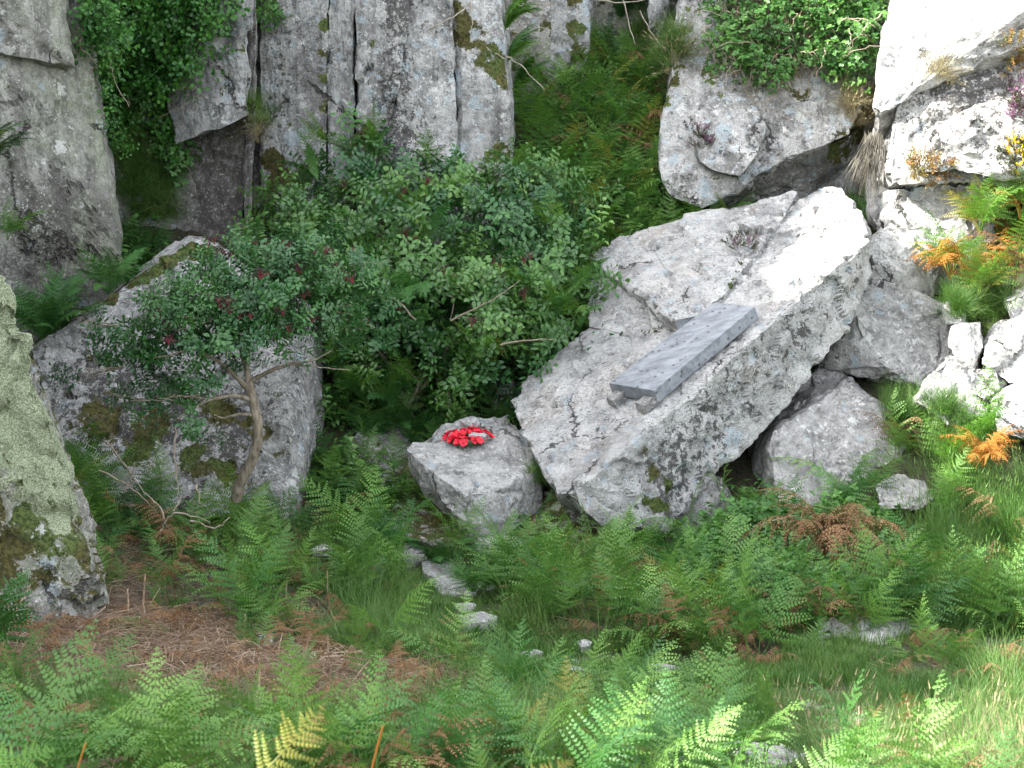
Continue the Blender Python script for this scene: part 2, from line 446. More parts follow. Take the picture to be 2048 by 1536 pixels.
def inpoly(x, y, poly):
    x = np.asarray(x); y = np.asarray(y); r = np.zeros(x.shape, bool); j = len(poly) - 1
    for i in range(len(poly)):
        xi, yi = poly[i]; xj, yj = poly[j]
        c = ((yi > y) != (yj > y)) & (x < (xj - xi) * (y - yi) / (yj - yi + 1e-12) + xi)
        r ^= c; j = i
    return r
LITTER = [at(*p) for p in [(-150,1230,12.8),(250,1170,13.6),(480,1270,12.3),(700,1290,12),(1000,1380,11.2),(1000,1440,10.5),(700,1480,9.6),(300,1440,9.8),(-200,1420,9.8)]]
LITTER = [(p.x, p.y) for p in LITTER]
xs = np.arange(-13, 13.01, .09); ys = np.arange(-4, 28, .09)
X, Y = np.meshgrid(xs, ys); XY = np.c_[X.ravel(), Y.ravel()]
Z = np.concatenate([GZ(c) for c in np.array_split(XY, 12)])
nx, ny = len(xs), len(ys)
idx = np.arange(nx * ny).reshape(ny, nx)
fc = np.stack([idx[:-1, :-1], idx[:-1, 1:], idx[1:, 1:], idx[1:, :-1]], -1).reshape(-1, 4)
gme = mesh_np('ground', np.c_[XY, Z], fc.tolist(), M['ground'])
lit = inpoly(XY[:, 0] + fbm(np.c_[XY, Z] * 1.5, 5) * .5, XY[:, 1] + fbm(np.c_[XY, Z] * 1.5, 8) * .6, LITTER).astype(float)
a = gme.attributes.new('litter', 'FLOAT', 'POINT'); a.data.foreach_set('value', lit)
ground = link('ground', gme); tag(ground, 'uneven earth floor of the quarry rising towards the viewer and the cliffs', kind='structure')
# the floor beyond the quarry: one plain sheet to the horizon, under everything
far = mesh_np('moor', [(-160, -160, -1.2), (160, -160, -1.2), (160, 160, -1.2), (-160, 160, -1.2)], [(0, 1, 2, 3)], M['ground'])
tag(link('terrain', far), 'open ground around the quarry', kind='structure')
# ------------------------------------------------------------------ the cliffs
cliff = empty('quarry_cliff', (0, 20, 3), kind='structure')
cliff['label'] = 'grey granite quarry cliff of upright columns and leaning buttresses, lichened, mossy and overgrown'
def cl(name, hulls, mat='cliff', **k):
    k.setdefault('voxel', .06); k.setdefault('amp', .035); k.setdefault('chip', .05); k.setdefault('chip_s', 1.1)
    return rock(name, hulls, M[mat], parent=cliff, **k)
c_left = cl('rock_slab', [slabpts([(-400,-500,16.6),(92,-500,18.6),(130,0,18.3),(146,160,18.2),(190,310,18.1),(240,478,18.0),(240,700,17.95),(-300,760,17.0)], 1.1),
                         slabpts([(-400,-500,15.9),(90,-500,18.0),(128,0,17.85),(146,132,17.75),(132,146,18.05),(70,122,17.95),(0,92,17.6),(-300,40,16.6)], .6),
                         slabpts([(-300,170,16.95),(0,205,17.75),(60,225,18.0),(100,235,18.2),(85,262,18.3),(0,262,17.85),(-300,250,17.0),(-300,30,16.75),(0,95,17.72),(128,150,18.25)], .5)], 'cliff_left', seed=1)
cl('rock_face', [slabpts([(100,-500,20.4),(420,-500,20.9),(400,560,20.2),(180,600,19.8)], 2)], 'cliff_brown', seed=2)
c_col2 = cl('rock_column', [slabpts([(300,-500,20.2),(494,-500,20.0),(500,0,19.7),(494,232,19.45),(440,258,19.5),(400,272,19.6),(352,292,19.8),(325,200,19.9)], 1.2),
                           slabpts([(440,-500,19.8),(502,-500,19.7),(502,60,19.5),(480,76,19.5),(452,70,19.6)], .5)], 'cliff', seed=3)
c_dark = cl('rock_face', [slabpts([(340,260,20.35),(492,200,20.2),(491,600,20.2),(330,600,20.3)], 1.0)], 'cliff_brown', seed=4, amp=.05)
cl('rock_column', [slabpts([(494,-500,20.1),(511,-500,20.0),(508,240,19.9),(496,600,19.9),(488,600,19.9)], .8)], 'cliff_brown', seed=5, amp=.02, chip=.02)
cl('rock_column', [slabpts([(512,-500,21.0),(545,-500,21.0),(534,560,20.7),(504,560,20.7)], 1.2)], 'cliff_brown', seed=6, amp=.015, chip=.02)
c_col4 = cl('rock_column', [slabpts([(514,-500,20.7),(664,-500,20.6),(655,0,20.45),(647,560,20.3),(528,560,20.5),(530,0,20.6)], 1.4)], 'cliff', seed=7, amp=.02, chip=.03)
cl('rock_column', [slabpts([(669,-500,20.5),(713,-500,20.5),(708,0,20.35),(706,560,20.3),(649,560,20.4),(658,0,20.45)], 1.4)], 'cliff', seed=8, amp=.015, chip=.02)
c_big = cl('rock_column', [slabpts([(716,-500,20.5),(888,-500,20.6),(912,20,20.4),(919,120,20.3),(919,560,20.1),(712,560,20.15),(711,0,20.3)], 1.5),
                  slabpts([(716,-500,20.45),(800,-500,20.35),(826,0,20.25),(790,200,20.17),(716,540,20.12)], .6)], 'cliff', seed=9, amp=.025, chip=.04)
c_big2 = cl('rock_column', [slabpts([(892,-500,20.8),(962,-500,21.2),(914,30,20.55),(965,90,20.5),(1008,155,20.35),(1025,205,20.3),(1024,300,20.3),(1014,560,20.3),(922,560,20.15),(922,120,20.35)], 1.4)], 'cliff', seed=10, amp=.025, chip=.03)
cl('rock_ledge', [slabpts([(860,-500,22.0),(1100,-500,22.2),(1100,240,21.9),(900,240,21.6)], 1.5)], 'mossy', seed=11)
c_col6 = cl('rock_column', [slabpts([(1068,-500,22.2),(1190,-500,22.3),(1172,120,22.0),(1168,480,21.9),(1040,480,21.8),(1040,150,21.9)], 1.5)], 'cliff', seed=12, amp=.03)
c_rec = cl('rock_face', [slabpts([(1150,-500,23.9),(1460,-500,23.9),(1420,520,23.4),(1120,520,23.2)], 1.5)], 'mossy', seed=13)
cl('rock_column', [slabpts([(1300,-500,22.9),(1340,-500,22.9),(1335,30,22.7),(1318,70,22.6),(1300,60,22.6)], .8)], 'pale', seed=14)
c_g = cl('rock_buttress', [slabpts([(1440,-500,23.6),(1392,0,21.6),(1350,150,21.1),(1326,255,20.8),(1318,340,20.6),(1345,395,20.5),(1405,418,20.4),(1505,352,20.3),(1600,306,20.4),(1705,268,20.6),(1742,180,21.0),(1800,-500,23.6)], 1.6),
                          [at(1505,352,20.35), at(1705,268,20.65), at(1530,440,21.4), at(1710,440,21.5), at(1740,250,21.2), at(1420,420,20.8), at(1450,440,22), at(1740,200,22.5)],
                          slabpts([(1388,288,20.45),(1392,225,20.6),(1440,178,20.75),(1482,185,20.8),(1534,222,20.6),(1532,282,20.35),(1512,308,20.2),(1474,346,20.15),(1440,340,20.2),(1400,320,20.3)], .7)], 'cliff', seed=15)
cl('rock_face', [slabpts([(1640,150,21.9),(1830,150,21.9),(1830,560,21.3),(1640,560,21.3)], 1.5)], 'mossy', seed=16)
c_h = cl('rock_buttress', [slabpts([(1850,-500,21.6),(1800,-60,20.3),(1775,80,19.9),(1748,215,19.6),(1762,228,19.55),(1835,128,19.5),(1905,76,19.4),(2060,12,19.2),(2400,-90,19.0),(2400,-500,20.5)], 1.0),
                          [at(1748,215,19.65), at(1762,228,19.6), at(1835,128,19.55), at(1905,76,19.45), at(2060,12,19.25), at(2400,-90,19.05),
                           at(1750,300,20.6), at(1790,260,20.8), at(1870,165,20.8), at(2060,85,20.6), at(2400,30,20.3), at(1850,-200,21.5), at(2400,-300,21.5)]], 'pale', seed=17)
c_i = cl('rock_buttress', [slabpts([(1800,178,19.6),(1850,155,19.7),(1990,125,19.7),(2060,112,19.6),(2400,90,19.3),(2400,400,18.9),(2050,372,19.0),(1900,362,19.2),(1782,366,19.35),(1778,270,19.5)], 1.5),
                 slabpts([(1850,268,19.2),(1985,195,19.3),(2060,160,19.2),(2400,100,19.0),(2400,400,18.6),(2050,335,18.8),(1930,345,18.95),(1850,340,19.15)], .7)], 'pale', seed=18, chip=.10)
c_j = cl('rock_buttress', [slabpts([(1762,380,19.75),(1850,366,19.45),(1990,374,19.3),(1985,480,19.3),(1960,620,19.3),(1850,640,19.5),(1745,600,20.0)], 1.4),
                           slabpts([(1738,270,20.2),(1790,250,20.2),(1790,470,19.9),(1742,440,19.9)], .7)], 'pale', seed=19, chip=.09)
# unseen continuation of the quarry walls, left, right and above the picture
def wallrun(name, P, thick, mat, seed, vox=.16):
    for i in range(len(P) - 1):
        (x0, y0, z0), (x1, y1, z1) = P[i], P[i + 1]
        d = Vector((y1 - y0, -(x1 - x0), 0)).normalized() * thick
        cl(name, [[Vector((x0, y0, -.5)), Vector((x1, y1, -.5)), Vector((x0, y0, z0)), Vector((x1, y1, z1)),
                   Vector((x0, y0, -.5)) - d, Vector((x1, y1, -.5)) - d, Vector((x0, y0, z0)) - d, Vector((x1, y1, z1)) - d]], mat, seed=seed + i, voxel=vox, amp=.12, chip=.12, chip_s=.8)
wallrun('rock_wall', [(-7.5,3.6,7.8),(-7.5,6,8.3),(-7.5,8.6,8.9),(-7.5,12.2,10.1),(-7.5,14.7,10.35),(-7.5,15.8,10.6),(-7.5,16.5,10.85),(-7.5,17.2,11.5),(-7.5,18,12.5),(-7.5,19.2,13.5),(-7.5,21.5,14)], 2.2, 'cliff_left', 40)
wallrun('rock_wall', [(-6.4,20.6,12),(-2.5,23.6,9.5),(1.0,24.2,8.6),(2.5,25.6,8.4),(5.5,24.6,9.4),(9.0,22.2,8.6),(10.5,16,5.5)], 2.0, 'cliff', 50)

# ------------------------------------------------------------------ the fallen slab with the memorial
TA, TB, TC = (1150,985,15.5), (1695,520,17.7), (1020,800,17.35)
top = planar([(1020,800),(1062,742),(1175,655),(1290,590),(1420,510),(1600,400),(1640,372),(1684,372),(1697,484),(1695,520),(1150,985),(1110,985),(1064,868)], TA, TB, TC)
SA, SB, SC_ = (1150,985,15.5), (1695,520,17.7), (1440,945,16.45)
sidef = planar([(1742,548),(1690,660),(1560,820),(1440,945),(1330,1062),(1225,1068),(1160,1015),(1738,480),(1752,545)], SA, SB, SC_)
endf = [at(1712,410,18.9)]
slab_pts = top + sidef + endf
A_, B_, C_ = at(*TA), at(*TB), at(*TC)
ntop = (B_ - A_).cross(C_ - A_).normalized()
if ntop.z < 0: ntop = -ntop
under = [p - ntop * .9 for p in planar([(1075,868),(1180,680),(1420,540),(1600,430)], TA, TB, TC)]
def raised(pix, off):
    return [p + ntop * o_ for p, o_ in zip(planar(pix, TA, TB, TC), off)]
lp = [(1190,545),(1250,500),(1395,452),(1520,430),(1600,384),(1560,450),(1480,560),(1420,635),(1352,668),(1310,625),(1262,585)]
s_layer = raised(lp, [.17,.17,.15,.12,.04,.04,.03,.06,.17,.19,.18]) + raised(lp, [-.3] * 11)
lp2 = [(1176,655),(1182,600),(1192,548),(1262,575),(1330,650),(1290,675)]
s_low = raised(lp2, [.02,.06,.12,.12,.04,.0]) + raised(lp2, [-.4] * 6)
slab = rock('fallen_slab', [slab_pts + under, s_layer, s_low], M['slab'], voxel=.032, amp=.03, chip=.05, chip_s=2.2, fine=.010, seed=21,
            label='huge pale lichened granite slab leaning up to the right, with the memorial plaque on it', cat='boulder')
# ------------------------------------------------------------------ other boulders
def bd(label, hulls, mat='boulder', name='boulder', **k):
    k.setdefault('voxel', .035)
    return rock(name, hulls, M[mat], label=label, cat='boulder' if name == 'boulder' else 'rock', **k)
wreath_rock = bd('squat grey granite boulder with a flat top carrying the red poppy wreath',
   [[at(*p) for p in [(808,905,16.5),(828,884,16.8),(882,850,17.3),(950,842,17.5),(1012,840,17.55),(1064,872,17.15),(1060,930,16.5),(1000,978,15.95),(930,988,15.85),
      (928,1042,15.9),(945,1085,15.95),(1015,1068,15.95),(1088,1010,16.35),(1075,950,16.5),(812,925,16.65),(832,970,16.8),(922,1050,16.3),(1000,1080,17.2),(1080,1020,17.4),(850,960,17.6)]]],
   seed=31, amp=.035, chip=.05, chip_s=2.2, voxel=.028)
big_left = bd('huge mossy grey boulder behind the crooked elder tree on the left',
   [planar([(62,700),(120,655),(240,570),(385,484),(428,490),(500,545),(548,640),(560,760),(590,1036),(480,1003),(300,1022),(150,985),(112,905)], (112,905,16.3), (590,1036,15.9), (400,490,17.5))
     + [at(*p) for p in [(430,488,17.8),(560,575,17.5),(640,622,18.5),(638,800,18.1),(604,1037,17.0),(627,900,17.6),(58,694,17.2),(378,478,18.3),(404,479,18.4),(640,640,19.0),(602,1030,18.4),(110,900,18),(150,1000,18)]]],
   'boulder_left', seed=32, amp=.03, chip=.05, chip_s=1.2)
near_left = bd('tall rock at the left edge, covered in pale lichen and olive moss',
   [[at(*p) for p in [(-200,480,12.6),(0,556,12.6),(22,575,12.6),(52,700,12.5),(78,790,12.5),(105,850,12.45),(150,1000,12.4),(172,1085,12.4),(205,1200,12.3),(215,1290,12.2),(-200,1400,11.6),
      (-250,500,14.6),(0,560,14.0),(60,760,14.0),(160,1050,13.8),(40,1200,13.0)]]], 'mossy', seed=33, amp=.06, chip=.08, chip_s=1.6)
b_up = bd('upright sunlit boulder with a shaded lower right side, behind the top of the slab',
   [[at(*p) for p in [(1736,480,18.9),(1758,462,19.1),(1860,444,19.5),(1882,462,19.5),(1884,482,19.3),(1800,545,18.7),(1744,520,18.8),(1868,590,19.0),(1780,620,18.75),(1748,560,18.9),(1866,610,19.9),(1760,600,20),(1870,470,20.2)]]],
   'pale', seed=34, amp=.03, chip=.035)
b_under = bd('big lichened boulder the slab leans on, overhanging to the right',
   [planar([(1744,532),(1790,548),(1830,578),(1895,630),(1910,655),(1905,695),(1880,730),(1846,776),(1770,735),(1718,650),(1712,600)], (1744,540,18.75), (1905,680,18.4), (1846,776,17.8)) + [at(*p) for p in [
       (1640,735,18.3),(1690,640,18.6),(1735,752,18.05),(1850,778,18.4),(1690,600,19.3),(1905,650,19.8),(1700,740,19.3),(1850,760,19.6),(1790,545,19.5)]]],
   'boulder', seed=35, amp=.035, chip=.06, chip_s=1.3)
b_mid = bd('broad grey boulder with a smooth cracked face under the raised end of the slab',
   [planar([(1548,862),(1600,832),(1690,766),(1730,790),(1790,832),(1822,858),(1800,920),(1770,985),(1745,1045),(1560,1065),(1538,900)], (1548,862,16.9), (1822,858,17.2), (1700,1045,16.4)) + [at(*p) for p in [
       (1470,890,17.9),(1490,1000,17.6),(1560,800,18.1),(1680,756,18.6),(1705,760,18.9),(1825,862,18.6),(1760,1020,18.4),(1560,1050,18.2)]],
    slabpts([(1625,850,16.95),(1545,885,16.75),(1545,1000,16.55),(1635,1010,16.5)], .4)],
   'boulder_grey', seed=36, amp=.025, chip=.05, chip_s=1.2)
bd('dark wedge shaped stone in the hollow under the lower end of the slab',
   [[at(*p) for p in [(1345,1010,16.4),(1400,960,16.7),(1425,950,16.4),(1450,955,16.6),(1478,1010,16.5),(1480,1060,16.3),(1400,1090,16.1),(1340,1080,16.3),(1440,960,17.6),(1480,1060,17.6),(1350,1060,17.4)]]],
   'boulder_grey', seed=37, amp=.025)
bd('deep shaded upright stone at the back of the hollow under the slab',
   [slabpts([(1400,930,17.4),(1470,900,17.6),(1480,1080,17.3),(1400,1080,17.2)], 1.0)], 'boulder_grey', seed=38, amp=.03)
bd('small dark stone lying between the wedge stone and the broad boulder',
   [slabpts([(1480,1000,17.0),(1500,990,17.1),(1515,1010,17.0),(1520,1060,16.8),(1475,1060,16.8)], .4)], 'boulder_grey', seed=39, amp=.02)
bd('dark stone wedged in the gap above the broad boulder',
   [slabpts([(1560,800,18.0),(1640,735,18.3),(1690,745,18.2),(1735,800,17.8),(1700,830,18.2),(1600,860,17.8)], .8)], 'boulder_grey', seed=40, amp=.03)
bd('low dark stone under the overhanging lichened boulder',
   [slabpts([(1700,785,18.4),(1780,770,18.5),(1850,790,18.3),(1860,850,17.9),(1740,860,17.9)], .7)], 'boulder_grey', seed=41, amp=.03)
bd('small pale rock at the right foot of the broad boulder, among ferns',
   [slabpts([(1750,975,16.2),(1800,955,16.4),(1850,962,16.4),(1880,990,16.2),(1840,1015,15.9),(1760,1015,15.9)], .4)], 'stone', seed=42, amp=.03, chip=.05, name='rock')
bd('flat leaning pale slab right of the overhanging boulder',
   [slabpts([(1888,705,17.7),(1930,715,17.75),(2005,765,17.6),(1975,830,17.1),(1900,855,16.9),(1835,805,17.1),(1850,765,17.4)], .5)], 'boulder', seed=43, amp=.03)
bd('sunlit angular block beside the leaning pale slab, above a dark gap',
   [slabpts([(1905,652,17.9),(1960,642,18.0),(1968,690,17.8),(1948,735,17.7),(1915,715,17.7),(1898,690,17.8)], .6)], 'pale', seed=44, amp=.03)
bd('rounded sunlit block, highest of the heap at the right edge',
   [slabpts([(1962,690,17.9),(1990,650,18.1),(2040,632,18.1),(2200,650,18.0),(2200,760,17.6),(2010,765,17.5),(1965,725,17.6)], .8)], 'pale', seed=45, amp=.04)
bd('lowest sunlit block of the heap at the right edge, above the bracken',
   [slabpts([(1990,800,17.0),(2030,772,17.2),(2200,770,17.1),(2200,900,16.6),(2060,885,16.6),(1998,865,16.7)], .8)], 'pale', seed=46, amp=.04)
bd('sunlit block at the right edge, just above the heap and under the bracken',
   [slabpts([(2012,600,18.3),(2048,575,18.5),(2200,560,18.5),(2200,670,18.1),(2022,655,18.1)], .6)], 'pale', seed=47, amp=.04)
bd('small sunlit stone tucked behind the leaning pale slab',
   [slabpts([(1880,610,18.2),(1905,602,18.3),(1930,615,18.2),(1925,650,18.0),(1890,650,18.0)], .4)], 'pale', seed=57, amp=.02, name='rock')
bd('low grey stone wedged between the leaning slab and the lowest sunlit block',
   [slabpts([(1945,740,17.5),(1990,735,17.6),(2005,775,17.4),(1970,800,17.2),(1940,780,17.3)], .4)], 'boulder', seed=58, amp=.02, name='rock')
bd('half buried mossy boulder in the ferns left of the wreath boulder',
   [slabpts([(690,900,17.6),(720,862,17.9),(800,845,18.1),(860,850,18.1),(850,920,17.6),(800,985,17.2),(720,980,17.1),(690,950,17.3)], .8)], 'boulder_left', seed=48, amp=.05)
bd('low mossy stone in front of the wreath boulder, left side',
   [slabpts([(752,1022,16.5),(800,990,16.9),(870,985,16.9),(925,1045,16.2),(940,1085,15.9),(860,1100,15.7),(770,1060,16.1)], .6)], 'mossy', seed=49, amp=.04)
bd('dark mossy rock filling the gap between wreath boulder and slab',
   [slabpts([(1075,980,16.6),(1110,985,16.4),(1165,1010,16.1),(1240,1080,15.9),(1180,1110,15.8),(1050,1100,15.9),(1020,1070,16.2)], .7)], 'mossy', seed=50, amp=.04)
bd('white stone wedged under the wreath boulder beside the path',
   [slabpts([(950,1082,15.7),(985,1068,15.8),(1040,1075,15.7),(1060,1095,15.5),(960,1105,15.4)], .3)], 'stone', seed=51, amp=.015, voxel=.02, name='rock')
bd('grey stone showing through leaves left of the slab base',
   [slabpts([(990,780,18.4),(1020,760,18.5),(1040,790,18.4),(1020,830,18.1),(985,820,18.2)], .5)], 'boulder_left', seed=52, amp=.02, name='rock')
bd('long white weathered rock among the bracken at lower right',
   [[p + Vector((0, 0, .14)) for p in slabpts([(1640,1278,13.3),(1700,1268,13.5),(1790,1272,13.5),(1870,1278,13.4),(1898,1300,13.2),(1850,1328,12.9),(1780,1330,12.9),(1640,1300,13.1)], .35)] + slabpts([(1660,1330,12.9),(1880,1330,12.9)], .3)], 'pale', seed=53, amp=.025, voxel=.022, name='rock')
bd('small white lone stone standing in the grass at lower left',
   [slabpts([(512,1290,11.9),(518,1272,12.0),(536,1266,12.0),(546,1276,12.0),(544,1292,11.8),(520,1298,11.7)], .10)], 'pale', seed=54, amp=.008, chip=.012, voxel=.008, name='rock')
bd('white rock half hidden by bracken at the bottom right of the picture',
   [slabpts([(1330,1490,9.2),(1400,1478,9.4),(1520,1490,9.4),(1620,1500,9.2),(1640,1530,8.8),(1480,1545,8.6),(1330,1530,8.7)], .3)], 'pale', seed=55, amp=.02, voxel=.015, name='rock')
bd('white stone peeping out of the ferns below the big left boulder',
   [slabpts([(628,1100,15.0),(650,1094,15.1),(668,1100,15.0),(664,1112,14.9),(632,1112,14.9)], .2)], 'stone', seed=56, amp=.01, voxel=.015, name='rock')
# stepping stones of the path: flat, sunk into the turf
def flat_stone(poly, label, h=.10, seed=0):
    P = []
    for px, py in poly:
        # meet the ground along the line of sight
        lo_, hi_ = 6., 18.
        for _ in range(30):
            m_ = (lo_ + hi_) / 2; q = at(px, py, m_)
            if q.z > gz(q.x, q.y): lo_ = m_
            else: hi_ = m_
        q = at(px, py, lo_)
        P.append(q)
    c = sum(P, Vector()) / len(P)
    pts = [p + Vector((0, 0, .055)) for p in P] + [c.lerp(p, .96) - Vector((0, 0, h)) for p in P] + [c + Vector((0, 0, .075))]
    return rock('stepping_stone', [pts], M['stone'], voxel=.018, amp=.022, chip=.025, chip_s=3, fine=.006, seed=seed, label=label, cat='stone', group='flat stones of the path')
steps = [([(800,1100),(830,1093),(850,1105),(852,1128),(815,1135),(798,1118)], 'topmost grey stone of the stepping path, beside the mossy stone'),
 ([(845,1140),(880,1132),(912,1142),(918,1165),(880,1172),(848,1162)], 'pale domed stone high on the stepping path, left of a fern'),
 ([(856,1172),(905,1168),(975,1180),(985,1192),(930,1205),(880,1200)], 'broad flat stone crossing the upper stepping path'),
 ([(905,1220),(930,1216),(950,1222),(945,1232),(915,1234)], 'small flat stone in the middle of the upper path'),
 ([(915,1245),(960,1240),(990,1250),(985,1262),(930,1264)], 'flat stone at the foot of the steps, where the turf begins'),
 ([(1035,1320),(1070,1313),(1085,1320),(1060,1328)], 'small sunken stone in the turf left of the central ferns'),
 ([(1110,1336),(1150,1330),(1165,1338),(1120,1346)], 'sunken stone flush with the turf in the centre foreground'),
 ([(1150,1300),(1180,1298),(1188,1305),(1160,1309)], 'tiny stone flush with the turf behind the sunken stones'),
 ([(1100,1350),(1130,1347),(1175,1352),(1165,1360),(1105,1360)], 'nearest sunken stone of the centre turf'),
 ([(1300,1348),(1340,1344),(1362,1352),(1330,1360),(1302,1358)], 'flat stone in the turf right of the central ferns'),
 ([(1430,1415),(1450,1410),(1470,1418),(1440,1424)], 'small pale stone on the turf between two bracken clumps'),
 ([(1590,1428),(1625,1424),(1650,1432),(1610,1440)], 'thin stone left of the long path slab at lower right'),
 ([(1682,1452),(1720,1446),(1790,1460),(1805,1478),(1740,1484),(1700,1472)], 'long grey path slab in the grass at lower right')]
for i, (pl, lb) in enumerate(steps): flat_stone(pl, lb, seed=70 + i)
# ------------------------------------------------------------------ vegetation: materials
GREEN = dict(trans=.30, rough=.5, spec=.35)
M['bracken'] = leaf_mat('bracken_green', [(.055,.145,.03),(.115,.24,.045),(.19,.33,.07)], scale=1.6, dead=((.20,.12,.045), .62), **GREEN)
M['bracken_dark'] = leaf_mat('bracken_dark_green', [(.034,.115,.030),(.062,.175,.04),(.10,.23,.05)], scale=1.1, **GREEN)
M['bracken_bright'] = leaf_mat('bracken_light_green', [(.11,.26,.04),(.18,.34,.055)], scale=1.3, trans=.4)
M['bracken_yellow'] = leaf_mat('bracken_yellowing', [(.14,.22,.03),(.27,.26,.05),(.30,.20,.06)], scale=5, trans=.4)
M['bracken_brown'] = leaf_mat('bracken_dead_brown', [(.13,.068,.035),(.25,.145,.075),(.33,.21,.12)], trans=.2, rough=.8, spec=.1, scale=2)
M['bracken_orange'] = leaf_mat('bracken_orange', [(.40,.15,.03),(.55,.27,.07)], trans=.3, rough=.8, spec=.1, scale=4)
M['elder'] = leaf_mat('elder_leaf', [(.022,.085,.026),(.04,.13,.032),(.075,.19,.04)], rough=.38, trans=.22, spec=.5, scale=1.4)
M['elder_b'] = leaf_mat('elder_leaf_light', [(.035,.10,.024),(.07,.175,.034),(.14,.27,.055)], rough=.38, trans=.22, spec=.5, scale=1.3)
M['climber'] = leaf_mat('climber_leaf', [(.018,.08,.014),(.045,.16,.02),(.10,.26,.03)], rough=.4, trans=.28, spec=.45, scale=2.0)
M['bramble'] = leaf_mat('bramble_leaf', [(.03,.10,.02),(.06,.17,.03),(.13,.27,.05)], rough=.45, trans=.28, spec=.4, scale=1.8)
M['grass'] = leaf_mat('grass_blade', [(.045,.12,.02),(.09,.19,.035),(.17,.24,.07)], trans=.3, rough=.55, scale=1.5)
M['grass_dry'] = leaf_mat('grass_dry', [(.26,.22,.12),(.40,.34,.21)], trans=.2, rough=.75, spec=.15, scale=3)
M['grass_grey'] = leaf_mat('grass_dead_grey', [(.13,.12,.10),(.27,.25,.21)], trans=.1, rough=.8, spec=.1, scale=9)
M['straw'] = leaf_mat('dead_stalk_litter', [(.14,.085,.055),(.34,.24,.16),(.52,.42,.31)], trans=.05, rough=.8, spec=.15, scale=14)
M['bark'] = plain_mat('elder_bark', (.13,.105,.075), (.34,.29,.22), 30, .9, 1, (1,1,.25))
M['twig'] = plain_mat('dry_twig', (.22,.17,.12), (.42,.36,.28), 12, .8, .4)
M['root'] = plain_mat('pale_root', (.24,.20,.15), (.46,.42,.35), 9, .8, .3)
M['stem_green'] = plain_mat('green_stem', (.07,.12,.03), (.14,.17,.05), 12, .6, .2)
M['berry'] = plain_mat('elder_berry', (.010,.004,.008), (.05,.006,.014), 40, .3, 0, spec=.5)
M['berry_stem'] = plain_mat('red_berry_stem', (.14,.018,.03), (.26,.04,.06), 20, .5, 0)
M['heather'] = leaf_mat('heather_flower', [(.16,.07,.13),(.28,.14,.22)], trans=.2, rough=.7, scale=20)
M['heather_g'] = leaf_mat('heather_leaf', [(.06,.045,.03),(.06,.09,.03)], trans=.1, rough=.7, scale=12)
M['gorse'] = leaf_mat('gorse_flower', [(.60,.42,.01),(.75,.55,.03)], trans=.2, rough=.6, scale=20)
M['rusty'] = leaf_mat('bilberry_leaf', [(.10,.16,.03),(.30,.18,.05),(.34,.10,.05)], trans=.3, rough=.5, scale=6)

# ------------------------------------------------------------------ vegetation: mesh library
def tube(V, Fc, pts, r0, r1, n=5, taper=1.0):
    pts = [Vector(p) for p in pts]; m = len(pts); base = len(V)
    for i, p in enumerate(pts):
        t = (pts[min(i + 1, m - 1)] - pts[max(i - 1, 0)]).normalized()
        a = t.cross(Vector((.31, .22, .93)));
        if a.length < .1: a = t.cross(Vector((1, 0, 0)))
        a.normalize(); c = t.cross(a)
        r = r0 + (r1 - r0) * (i / (m - 1)) ** taper
        for k in range(n):
            q = 2 * math.pi * k / n; V.append(p + (a * math.cos(q) + c * math.sin(q)) * r)
    for i in range(m - 1):
        for k in range(n):
            Fc.append((base + i * n + k, base + i * n + (k + 1) % n, base + (i + 1) * n + (k + 1) % n, base + (i + 1) * n + k))
def smooth_path(pts, n=6, jit=.0, r=random):
    """Catmull-Rom through the points"""
    P = [Vector(p) for p in pts]; P = [P[0] * 2 - P[1]] + P + [P[-1] * 2 - P[-2]]; o = []
    for i in range(1, len(P) - 2):
        for k in range(n):
            t = k / n; a, b_, c, d = P[i - 1], P[i], P[i + 1], P[i + 2]
            q = .5 * ((2 * b_) + (c - a) * t + (2 * a - 5 * b_ + 4 * c - d) * t * t + (3 * b_ - a - 3 * c + d) * t ** 3)
            if jit: q = q + Vector((r.uniform(-jit, jit), r.uniform(-jit, jit), r.uniform(-jit, jit)))
            o.append(q)
    o.append(P[-2]); return o
def leaflet(V, Fc, p, d, nrm, L, W, fold=.25, droop=.25, r=random):
    d = d.normalized(); s = d.cross(nrm)
    if s.length < .05: s = d.cross(Vector((0, 0, 1)) + Vector((.1, .2, 0)))
    s.normalize(); n = s.cross(d)
    b = len(V); prof = [(0, 0.05), (.28, .85), (.58, 1.0), (.84, .5), (1.0, 0)]
    tw = r.uniform(-.25, .25)
    for (u, wd) in prof:
        c = p + d * (L * u) - Vector((0, 0, 1)) * (droop * L * u * u) + n * (r.uniform(-.03, .03) * L)
        if wd == 0: V.append(c); continue
        e = (s + n * (fold + tw)) * (W * .5 * wd); f = (-s + n * (fold - tw)) * (W * .5 * wd)
        V.extend((c + f, c, c + e))
    for i in range(3):
        a = b + i * 3
        Fc.append((a, a + 1, a + 4, a + 3)); Fc.append((a + 1, a + 2, a + 5, a + 4))
    a = b + 9; Fc.append((a, a + 1, a + 3)); Fc.append((a + 1, a + 2, a + 3))
